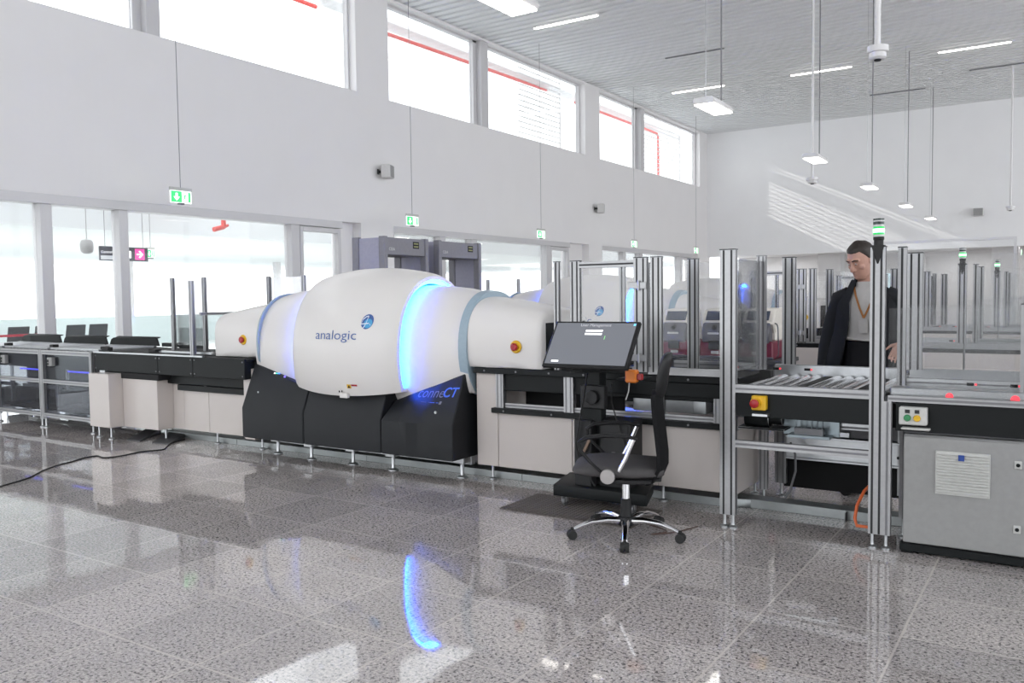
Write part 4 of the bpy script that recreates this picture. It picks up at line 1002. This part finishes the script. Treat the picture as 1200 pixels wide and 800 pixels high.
for x, y, l in ((-9.3, 24.2, 'unlit slim track on the ceiling, left'), (-5.2, 33.0, 'unlit slim track on the ceiling, near the end wall'), (-1.9, 31.2, 'unlit slim track on the ceiling, right')):
    tag(MB().box(x - .9, x + .9, y - .02, y + .02, ZC - .03, ZC).build('ceiling_track', GROOVE), l, 'track', 'unlit ceiling tracks')
def make_dome(x, y, z, lab, r=.11):
    t = thing('ceiling_camera', lab, 'camera', (x, y, z), 'cameras on ceiling poles')
    MB().lathe([(r * .6, 0), (r * .8, .02), (r * .8, .07), (r, .075), (r, .14), (r * .5, .15)], (x, y, z)).build('housing', WPAINT, t)
    MB().lathe([(r * .12, -.02), (r * .3, -.015), (r * .36, .003)], (x, y, z)).build('lens', PLAST, t)
    MB().cyl((x, y, z + .14), (x, y, ZC), .03, n=12).build('pole', WPAINT, t)
make_dome(-1.78, 10.03, 4.0, 'white camera on a thick ceiling pole, near the right')
make_dome(-5.0, 20.4, 4.0, 'white camera on a ceiling pole beneath the third lamp', .13)
make_dome(-1.6, 31.3, 4.0, 'white camera on a ceiling pole at the far right', .13)
def make_speaker(x, y, z, lab, rz):
    t = thing('wall_speaker', lab, 'speaker', (x, y, z), 'white wall speakers', local=True, rz=rz)
    MB().box(.12, .34, -.17, .17, -.15, .15).build('box', mat('speaker_shell', (.62, .61, .60), .5), t, bevel=.015)
    MB().box(.335, .345, -.15, .15, -.13, .13).build('grille', CABG, t)
    MB().box(0, .12, -.03, .03, -.03, .03).box(0, .02, -.06, .06, -.06, .06).build('bracket', PLAST, t)
make_speaker(XW, 15.1, 4.42, 'white loudspeaker on the window wall above the metal detector gates', R(25))
make_speaker(XW, 25.9, 4.42, 'white loudspeaker on the window wall farther along', R(25))
make_speaker(-2.9, YE, 4.42, 'white loudspeaker on the far end wall', R(-90))

# ------------------------------------------------------------------ beyond the glass: seats, direction sign, pipes
SEATG = mat('dark_grey_seat', (.07, .075, .08), .5)
def make_seat(y, lab):
    x = -16.1
    t = thing('waiting_seat', lab, 'seat', (x, y, 0), 'dark grey waiting seats beyond the glass', local=True)
    t.location = (x, y, 0)
    MB().prism([(.16, .50), (.20, .52), (.32, 1.06), (.30, 1.07)], 'y', -.19, .19).build('backrest', SEATG, t, bevel=.01)
    MB().prism([(-.28, .45), (-.28, .48), (.20, .46), (.20, .43)], 'y', -.20, .20).build('seat', SEATG, t, bevel=.01)
    for s in (-1, 1): MB().tube([(.18, s * .2, .44), (.18, s * .2, .66), (-.15, s * .2, .66), (-.18, s * .2, .44)], .014, 8).build('armrest', STEEL, t)
    MB().cyl((0, 0, .03), (0, 0, .44), .03, n=10).box(-.22, .22, -.03, .03, 0, .03).build('leg', STEEL, t)
for y, l in ((8.02, 'waiting seat seen through the first pane, left one'), (8.50, 'waiting seat half hidden by the first window post'), (9.08, 'waiting seat seen through the second pane, left one'), (9.53, 'waiting seat seen through the second pane, right one')):
    make_seat(y, l)
t = thing('red_barrier', 'thin red bar on posts in front of the waiting seats', 'barrier', (-15.52, 7.7, 0))
MB().box(-15.55, -15.5, 7.0, 8.42, .90, .94).build('bar', mat('dull_red', (.45, .06, .08), .5), t)
for y in (7.05, 8.37): MB().box(-15.54, -15.51, y - .015, y + .015, .012, .90).build('post', STEEL, t)
t = thing('direction_sign', 'hanging dark direction sign with white words and a pink arrow square', 'sign', (-16.4, 10.5, 2.35))
x = -16.4; ya, yb, za, zb = 9.97, 11.05, 2.33, 2.62
SG = mat('sign_charcoal', (.045, .045, .055), .4)
p = MB().box(x - .03, x, ya, yb, za, zb).build('board', SG, t, smooth=0)
mb = MB().box(x, x + .004, yb - .30, yb - .08, za + .03, zb - .03, 0)
mb.text('Control de securitate', .074, lambda a, b: Vector((x + .004, ya + .03 + a, za + .15 + b)), 1, 'LEFT')
mb.box(x, x + .004, ya + .02, ya + .62, za + .02, za + .10, 2)
ay = yb - .19; az = (za + zb) / 2
mb.add([(x + .006, ay - .07, az - .015), (x + .006, ay + .02, az - .015), (x + .006, ay + .02, az + .015), (x + .006, ay - .07, az + .015)], [(0, 1, 2, 3)], 1)
for s in (-1, 1): mb.add([(x + .006, ay + .08, az), (x + .006, ay + .0, az + s * .08), (x + .006, ay - .03, az + s * .06), (x + .006, ay + .035, az)], [(0, 1, 2, 3)], 1)
mb.box(x, x + .005, yb - .44, yb - .39, za + .06, zb - .08, 1)
mb.build('sign_face', [mat('sign_pink', (.7, .05, .28), .4, emit=(.8, .08, .35), es=.35, noise=0), mat('sign_white', (.85, .85, .85), .4, emit=(1, 1, 1), es=.4, noise=0), mat('sign_light_grey', (.6, .62, .63), .4)], p, smooth=0, label='white lettering and pink arrow square')
for y in (10.1, 10.95): MB().cyl((x - .015, y, zb), (x - .015, y, 4.4), .006, n=6).build('hanger', GROOVE, t)
tag(MB().lathe([(.06, 0), (.11, .04), (.12, .12), (.12, .2), (.09, .26), (.02, .28)], (-16.0, 9.47, 2.43)).cyl((-16, 9.47, 2.7), (-16, 9.47, 4.4), .008, n=6).build('hanging_camera', CABG), 'grey rounded hanging camera left of the direction sign', 'camera')
make_exit(-16.6, 11.25, 2.43, 'tiny green exit sign right of the direction sign beyond the glass', .2, .17, 4.4, 'exit signs beyond the glass')
RPIPE = mat('red_sprinkler_pipe', (.62, .045, .03), .4)
mb = MB(); x = -17.0
mb.tube([(x, 9, 9.30), (x, 16.7, 9.30)], .06, 10)
def red(name, pts, lab, r=.06):
    o = MB().tube(pts, r, 10).build(name, RPIPE); tag(o, lab, 'pipe', 'red sprinkler pipes'); return o
red('sprinkler_pipe', [(x, 8, 9.28), (x, 16.7, 9.28)], 'red pipe end behind the high window at top left')
p = red('sprinkler_pipe', [(x, 18.5, 9.26), (x, 28.7, 9.40)], 'long red pipe behind the high windows right of the first wall pier')
p = red('sprinkler_pipe', smooth_path([(x, 31.0, 9.34), (x, 32, 9.34), (x, 36.0, 9.34), (x, 38.9, 9.34), (x, 39.3, 9.28), (x, 39.40, 9.0), (x, 39.42, 7.0), (x, 39.42, 4.7)]), 'red pipe with a downward bend behind the farthest high window')
mb = MB().cyl((-14.8, 11.75, 3.5), (-14.8, 11.75, 3.02), .05, n=12).cyl((-14.8, 11.75, 3.02), (-14.8, 11.5, 2.95), .05, n=12).cyl((-14.8, 11.66, 2.98), (-14.8, 11.86, 3.06), .03, n=10).cyl((-14.8, 11.75, 3.5), (-17, 11.75, 3.55), .05, n=12)
tag(mb.build('red_valve', RPIPE), 'red pipe bend with valve seen through the wide window', 'pipe')
tag(MB().cyl((-5.9, 39.5, 0), (-5.9, 39.5, 3.19), .05, n=10).build('red_pipe', RPIPE), 'thin red upright pipe in the recess behind the man', 'pipe')
# white louvre screens outside the high windows
for k, (y0, y1, l) in enumerate(((22.6, 25.2, 'white louvre screen outside the middle high window'), (31.6, 35.7, 'white louvre screen outside the farthest high window'))):
    t = thing('louvre_screen', l, 'louvre', (-14.4, (y0 + y1) / 2, 6.1), 'white louvre screens')
    mb = MB().keep()
    for q in range(19): mb.obox((-14.4, (y0 + y1) / 2, 6.1 + q * .165), (.045, y1 - y0, .012), Matrix.Rotation(R(-25), 3, 'Y'))
    mb.build('slats', WPAINT, t)
    MB().box(-14.43, -14.37, y1, y1 + .02, 6.0, 8.7).each('rail', WPAINT, t)
# framed glass partitions behind the far lanes
for (x0, x1, y, z, l) in ((-2.9, -.72, 16.0, 2.36, 'tall clear glass partition beyond the lanes, left part'), (-.55, 3.2, 15.6, 2.36, 'tall framed glass partition beyond the lanes, right part')):
    t = thing('glass_partition', l, 'partition', ((x0 + x1) / 2, y, 0), 'glass partitions beyond the lanes')
    MB().box(x0, x0 + .04, y - .02, y + .02, 0, z).box(x1 - .04, x1, y - .02, y + .02, 0, z).box(x0 + .04, x1 - .04, y - .02, y + .02, z - .04, z).box(x0 + .04, x1 - .04, y - .02, y + .02, 0, .06).each('frame_bar', WPAINT, t)
    MB().box(x0 + .04, x1 - .04, y - .004, y + .004, .06, z - .04).build('pane', GLASS, t, smooth=0)

# ------------------------------------------------------------------ the two lanes behind
for n, (dx, dy, nm) in enumerate(((.04, 4.2, 'second lane'), (.08, 8.4, 'third lane'))):
    d = (dx, dy, 0)
    dup(scanner, d, 'white egg shaped baggage scanner half hidden behind the front lane, ' + nm)
    dup(infeed, d, 'black sided infeed conveyor left of the scanner, ' + nm)
    q = dup(outfeed, d, 'outfeed conveyor with glass enclosure, ' + nm, skip=('side_fascia',))
    MB().box(-2.95 + dx, -1.87 + dx, 5.585 + dy, 5.598 + dy, .10, .885).build('cream_panel', BEIGE, q, bevel=.003)
    q = dup(diverter, d, 'silver framed roller diverter with cream panels and green signal tower, ' + nm, skip=('emergency_stop', 'side_fascia', 'valve_block', 'drive_motor', 'bracket', 'lower_rail', 'air_hose', 'conduit'))
    def skirt(xa, xb, par):
        MB().box(xa + dx, xb + dx, 5.245 + dy, 5.262 + dy, .10, .885).build('cream_panel', BEIGE, par, bevel=.003)
        MB().box(xa + dx, xb + dx, 5.25 + dy, 5.268 + dy, .886, .925).build('black_rail', BLACK, par)
        MB().box(xa + dx, xb + dx, 5.24 + dy, 5.27 + dy, .926, .985).build('silver_rail', ALU, par, bevel=.003)
    skirt(-1.86, -.905, q)
    q = dup(reclaim, d, 'reclaim conveyor over cream panels at right, ' + nm, skip=('side_fascia', 'button_box'))
    for x0 in (-.89, .03, .95): skirt(x0 + .003, x0 + .917, q)
    if n == 0:
        for i, b in enumerate(BENCHES): dup(b, d, ('first', 'second', 'third')[i] + ' tray bench from the infeed conveyor, ' + nm)
# ------------------------------------------------------------------ the man behind the conveyor
SKIN = mat('skin', (.50, .28, .215), .5, noise=.05, ns=25); HAIRM = mat('dark_brown_hair', (.022, .015, .011), .6, bump=.6, bs=300)
COAT = mat('charcoal_coat_cloth', (.018, .019, .022), .8, spec=.2, bump=.3, bs=500); SHIRT = mat('pale_grey_shirt', (.50, .48, .47), .8, bump=.2, bs=300); TROU = mat('dark_trousers', (.014, .014, .017), .8, spec=.2)
def unify(mb, name, m, parent, vox, it=3):
    o = mb.build(name + '_raw', m, None, smooth=0)
    md = o.modifiers.new('r', 'REMESH'); md.mode = 'VOXEL'; md.voxel_size = vox; md.use_smooth_shade = True
    sm = o.modifiers.new('s', 'SMOOTH'); sm.factor = .5; sm.iterations = it
    me = bpy.data.meshes.new_from_object(o.evaluated_get(bpy.context.evaluated_depsgraph_get()))
    bpy.data.objects.remove(o)
    me.name = name; off = ORG[parent.name]
    me.transform(Matrix.Translation(-off))
    for p in me.polygons: p.use_smooth = True
    if not me.materials: me.materials.append(m)
    q = bpy.data.objects.new(name, me); C.objects.link(q); q.parent = parent; ORG[q.name] = off
    return q
def chain(mb, pts, rs, n=14):
    out = []; rr = []
    mb.tube(pts, rs, n)
    for p, r in ((pts[0], rs[0]), (pts[-1], rs[-1])): mb.ball(p, r, n=12)
def make_man():
    cx, cy = -1.245, 6.74
    t = thing('person', 'man in open dark coat over pale shirt looking down behind the roller diverter', 'person', (cx, cy, 0))
    V = lambda x, y, z: Vector((cx + x, cy + y, z))
    def ring(z, rx, ry, dx=0, dy=0, n=24, e=1.0): return [V(dx + rx * spow(math.cos(a), e), dy + ry * spow(math.sin(a), e), z) for a in [2 * math.pi * k / n for k in range(n)]]
    HC = V(-.035, -.085, 1.735); HR = Matrix.Rotation(R(-30), 3, 'Z') @ Matrix.Rotation(R(27), 3, 'X')
    hp = lambda x, y, z: HC + HR @ Vector((x, y, z))
    # ---- body, one surface
    mb = MB()
    mb.loft([ring(.86, .10, .09), ring(.95, .165, .11), ring(1.05, .15, .105), ring(1.18, .145, .10), ring(1.32, .17, .115), ring(1.44, .185, .11), ring(1.50, .15, .085), ring(1.54, .075, .07, -.005, -.015), ring(1.57, .055, .058, -.01, -.03)])
    chain(mb, [V(-.005, -.01, 1.52), V(-.018, -.04, 1.60), V(-.03, -.06, 1.67)], [.06, .056, .054])
    for s in (-1, 1):
        chain(mb, [V(s * .09, 0, .93), V(s * .10, -.005, .72), V(s * .10, -.012, .50), V(s * .105, .01, .32), V(s * .11, .03, .09)], [.088, .075, .056, .052, .036])
        chain(mb, [V(s * .11, .05, .045), V(s * .115, -.05, .045), V(s * .12, -.14, .035)], [.035, .036, .028])
    # head with brow, nose, lips, jaw and ears
    rings = []
    prof = [(-.128, .030, .030, -.052), (-.118, .048, .050, -.042), (-.10, .060, .072, -.025), (-.07, .068, .088, -.008), (-.03, .073, .097, .0), (.01, .077, .101, .004), (.05, .077, .099, .008), (.085, .068, .086, .010), (.11, .050, .062, .010), (.125, .026, .032, .010)]
    for z, rx, ry, dy in prof: rings.append([hp(rx * spow(math.cos(a), .92), dy + ry * spow(math.sin(a), .92), z) for a in [2 * math.pi * k / 28 for k in range(28)]])
    mb.loft(rings)
    mb.tube([hp(0, -.094, .022), hp(0, -.104, .0), hp(0, -.117, -.022), hp(0, -.120, -.033), hp(0, -.100, -.042)], [.010, .011, .014, .015, .010], 10)
    for s in (-1, 1):
        mb.ball(hp(s * .013, -.104, -.036), .009, n=8); mb.tube([hp(s * .008, -.096, .034), hp(s * .03, -.094, .037), hp(s * .055, -.078, .030)], [.010, .011, .009], 8)
        mb.ball(hp(s * .045, -.066, -.024), .024, .02, .024, n=10); mb.ball(hp(s * .078, .012, -.008), .010, .020, .032, n=10)
        mb.ball(hp(s * .030, -.086, .012), .0135, n=10)
    mb.tube([hp(-.024, -.085, -.064), hp(0, -.100, -.061), hp(.024, -.085, -.064)], [.005, .0075, .005], 8); mb.tube([hp(-.02, -.084, -.073), hp(0, -.098, -.074), hp(.02, -.084, -.073)], [.005, .0085, .005], 8)
    mb.ball(hp(0, -.084, -.102), .024, .018, .018, n=10)
    # arms and hands
    arms = {1: ([V(.165, .0, 1.455), V(.225, .03, 1.33), V(.285, .07, 1.20)], [V(.285, .07, 1.20), V(.27, .0, 1.165), V(.245, -.10, 1.13)]),
            -1: ([V(-.165, .0, 1.455), V(-.225, .02, 1.33), V(-.27, .03, 1.18)], [V(-.27, .03, 1.18), V(-.29, .0, 1.06), V(-.30, -.05, .93)])}
    for s, (u, f) in arms.items():
        chain(mb, u, [.055, .05, .042]); chain(mb, f, [.042, .037, .027])
        w = f[-1]
        if s > 0: d = Vector((-.35, -.35, -.87)).normalized(); side = Vector((-.80, -.35, .45))
        else: d = Vector((.0, -.15, -1)).normalized(); side = Vector((0, -1, .15))
        side = (side - d * side.dot(d)).normalized(); nrm = d.cross(side).normalized()
        # palm as a flat rounded block; side points to the thumb
        pr = []
        for q, wd, th in ((0, .026, .020), (.03, .036, .016), (.06, .042, .014), (.088, .041, .012), (.096, .034, .008)):
            pr.append([w + d * q + side * (wd * spow(math.cos(a), .7)) + nrm * (th * spow(math.sin(a), .8)) for a in [2 * math.pi * k / 16 for k in range(16)]])
        mb.loft(pr)
        curl = .55 if s > 0 else .4
        for i, L in enumerate((.070, .080, .074, .058)):
            b = w + d * .088 + side * (.0315 - i * .021); sp = side * (.10 - .07 * i)
            d1 = (d + sp + nrm * -.15).normalized(); d2 = (d + sp * .6 - nrm * curl).normalized(); d3 = (d + sp * .4 - nrm * curl * 2).normalized()
            p = [b, b + d1 * L * .45, b + d1 * L * .45 + d2 * L * .32, b + d1 * L * .45 + d2 * L * .32 + d3 * L * .25]
            chain(mb, p, [.0088, .0082, .0075, .0062], 10)
        b = w + d * .025 + side * .026
        e1 = (side * .8 + d * .65 - nrm * .2).normalized(); e2 = (side * .45 + d * .9 - nrm * .3).normalized()
        chain(mb, [b, b + e1 * .042, b + e1 * .042 + e2 * .032, b + e1 * .042 + e2 * .055], [.014, .011, .0095, .007], 10)
    unify(mb, 'body', SKIN, t, .0048, 4)
    # ---- eyes and brows
    for s in (-1, 1):
        e = MB().ball(hp(s * .030, -.0905, .010), .0095, n=12).build('eye', mat('eye_white', (.55, .5, .48), .3), t)
        MB().ball(hp(s * .030, -.0965, .006), .0048, n=10).build('iris', PLAST, e)
        MB().tube([hp(s * .012, -.107, .034), hp(s * .032, -.1055, .041), hp(s * .056, -.087, .034)], [.003, .004, .0025], 8).build('eyebrow', HAIRM, t)
    # ---- short hair cap
    mb = MB(); N = 36; Mh = 16; g = []
    for i in range(Mh + 1):
        row = []
        for k in range(N):
            a = 2 * math.pi * k / N; c = math.sin(a)          # c=-1 front
            low = .080 if c < -.6 else (.080 + (c + .6) / .5 * -.070 if c < -.1 else .010 - (c + .1) * .085)
            if -.15 < c < .25 : low = -.005
            z = low + (.139 - low) * math.sin(math.pi / 2 * i / Mh)
            # head radius at z
            for (z0, rx0, ry0, d0), (z1, rx1, ry1, d1) in zip(prof, prof[1:] + [(.139, .004, .004, .01)]):
                if z0 <= z <= z1 + 1e-6:
                    f = (z - z0) / (z1 - z0); rx, ry, dy = rx0 + (rx1 - rx0) * f, ry0 + (ry1 - ry0) * f, d0 + (d1 - d0) * f
            off = .002 + .007 * min(1, i / 4) + .0025 * math.sin(k * 2.3 + i)
            if i == 0: off = -.004
            row.append(hp((rx + off) * spow(math.cos(a), .92), dy + (ry + off) * spow(c, .92), z + .006 * min(1, i / 4)))
        g.append(row)
    mb.loft(g, True)
    mb.build('hair', HAIRM, t, smooth=60)
    # ---- trousers
    mb = MB()
    mb.loft([ring(.84, .15, .11), ring(.92, .178, .125), ring(1.02, .168, .122), ring(1.14, .16, .118)])
    for s in (-1, 1): chain(mb, [V(s * .085, 0, .92), V(s * .10, -.005, .72), V(s * .10, -.01, .50), V(s * .107, .015, .30), V(s * .112, .03, .06)], [.095, .09, .074, .07, .066])
    unify(mb, 'trousers', TROU, t, .010, 3)
    for s in (-1, 1):
        MB().loft([[V(s * .115 + w * math.cos(a), y, .0 + max(0, h * (.5 + .5 * math.sin(a)))) for a in [2 * math.pi * k / 18 for k in range(18)]] for y, w, h in ((.085, .025, .05), (.07, .036, .075), (.02, .042, .095), (-.05, .046, .08), (-.12, .048, .06), (-.165, .040, .048), (-.185, .02, .03))]).build('shoe', RUB, t, smooth=50)
    # ---- shirt
    sh = MB().loft([ring(1.145, .172, .132, 0, -.004), ring(1.16, .178, .138, 0, -.006), ring(1.22, .172, .132), ring(1.34, .188, .138), ring(1.44, .195, .128), ring(1.50, .155, .105), ring(1.535, .095, .085, -.005, -.012), ring(1.565, .074, .078, -.01, -.026), ring(1.575, .068, .072, -.012, -.03)]).build('shirt', SHIRT, t, smooth=60)
    MB().tube([V(-.16, -.09, 1.165), V(-.08, -.125, 1.155), V(0, -.138, 1.148), V(.10, -.125, 1.148), V(.17, -.085, 1.15)], .008, 8).build('shirt_hem', SHIRT, sh)
    ly = MB()
    for s in (-1, 1): ly.tube([V(-.01 + s * .07, .0, 1.575), V(-.01 + s * .075, -.075, 1.54), V(s * .062, -.125, 1.47), V(s * .03, -.152, 1.38), V(.0, -.155, 1.31)], .008, 6, flat=.4)
    ly.box(cx - .03, cx + .03, cy - .172, cy - .155, 1.20, 1.30, 1)
    ly.build('lanyard', [mat('lanyard_orange', (.30, .12, .03), .7), mat('badge_white', (.42, .40, .38), .5)], t, label='orange brown lanyard with badge')
    # ---- coat: open front shell with sleeves and lapels
    mb = MB(); rows = []; n = 40
    for z, rx, ry, dx, dy, gl, gr in ((.70, .37, .20, -.02, .02, 34, 30), (.82, .345, .19, -.02, .01, 32, 30), (.95, .315, .18, -.015, 0, 30, 30), (1.08, .275, .168, -.008, 0, 30, 28), (1.20, .242, .160, 0, 0, 32, 28), (1.32, .232, .160, 0, 0, 34, 28), (1.42, .232, .150, 0, .0, 32, 28), (1.48, .205, .128, 0, .0, 34, 30), (1.52, .150, .108, 0, .0, 40, 36), (1.55, .105, .098, -.005, -.005, 42, 40), (1.59, .088, .090, -.01, -.012, 44, 42), (1.60, .084, .086, -.01, -.01, 44, 42)):
        a0 = -90 + gr; a1 = 270 - gl; out = []; inn = []
        for k in range(n + 1):
            a = R(a0 + (a1 - a0) * k / n); fold = 1 + (.03 * math.sin(k * 1.3 + z * 3) * max(0, 1.15 - z) * 2)
            out.append(V(dx + rx * fold * math.cos(a), dy + ry * fold * math.sin(a), z)); inn.append(V(dx + (rx - .014) * fold * math.cos(a), dy + (ry - .014) * fold * math.sin(a), z))
        rows.append(out + inn[::-1])
    mb.loft(rows)
    for s, (u, f) in arms.items():
        e = f[-1]; d = (f[-1] - f[-2]).normalized()
        mb.tube([u[0] + Vector((-s * .03, 0, .0)), u[0] + Vector((s * .015, 0, -.01)), u[1], u[2], f[1], e - d * .01], [.085, .085, .077, .070, .064, .052], 18)
    coat = mb.build('coat', COAT, t, smooth=60)
    lp = MB()
    for s, g in ((-1, 1), (1, 1)):
        pts = [(s * .066, -.095, 1.585), (s * .085, -.112, 1.50), (s * .105, -.143, 1.42), (s * .100, -.160, 1.30), (s * .118, -.158, 1.16)]
        lp.loft([[V(x, y - .004, z), V(x + s * w, y + .022 * w / .05 - .008, z + .004), V(x + s * w, y + .022 * w / .05 + .008, z + .004), V(x, y + .010, z)] for (x, y, z), w in zip(pts, (.035, .055, .06, .045, .012))])
    lp.each('lapel', COAT, coat, smooth=40)
    return t
man = make_man()
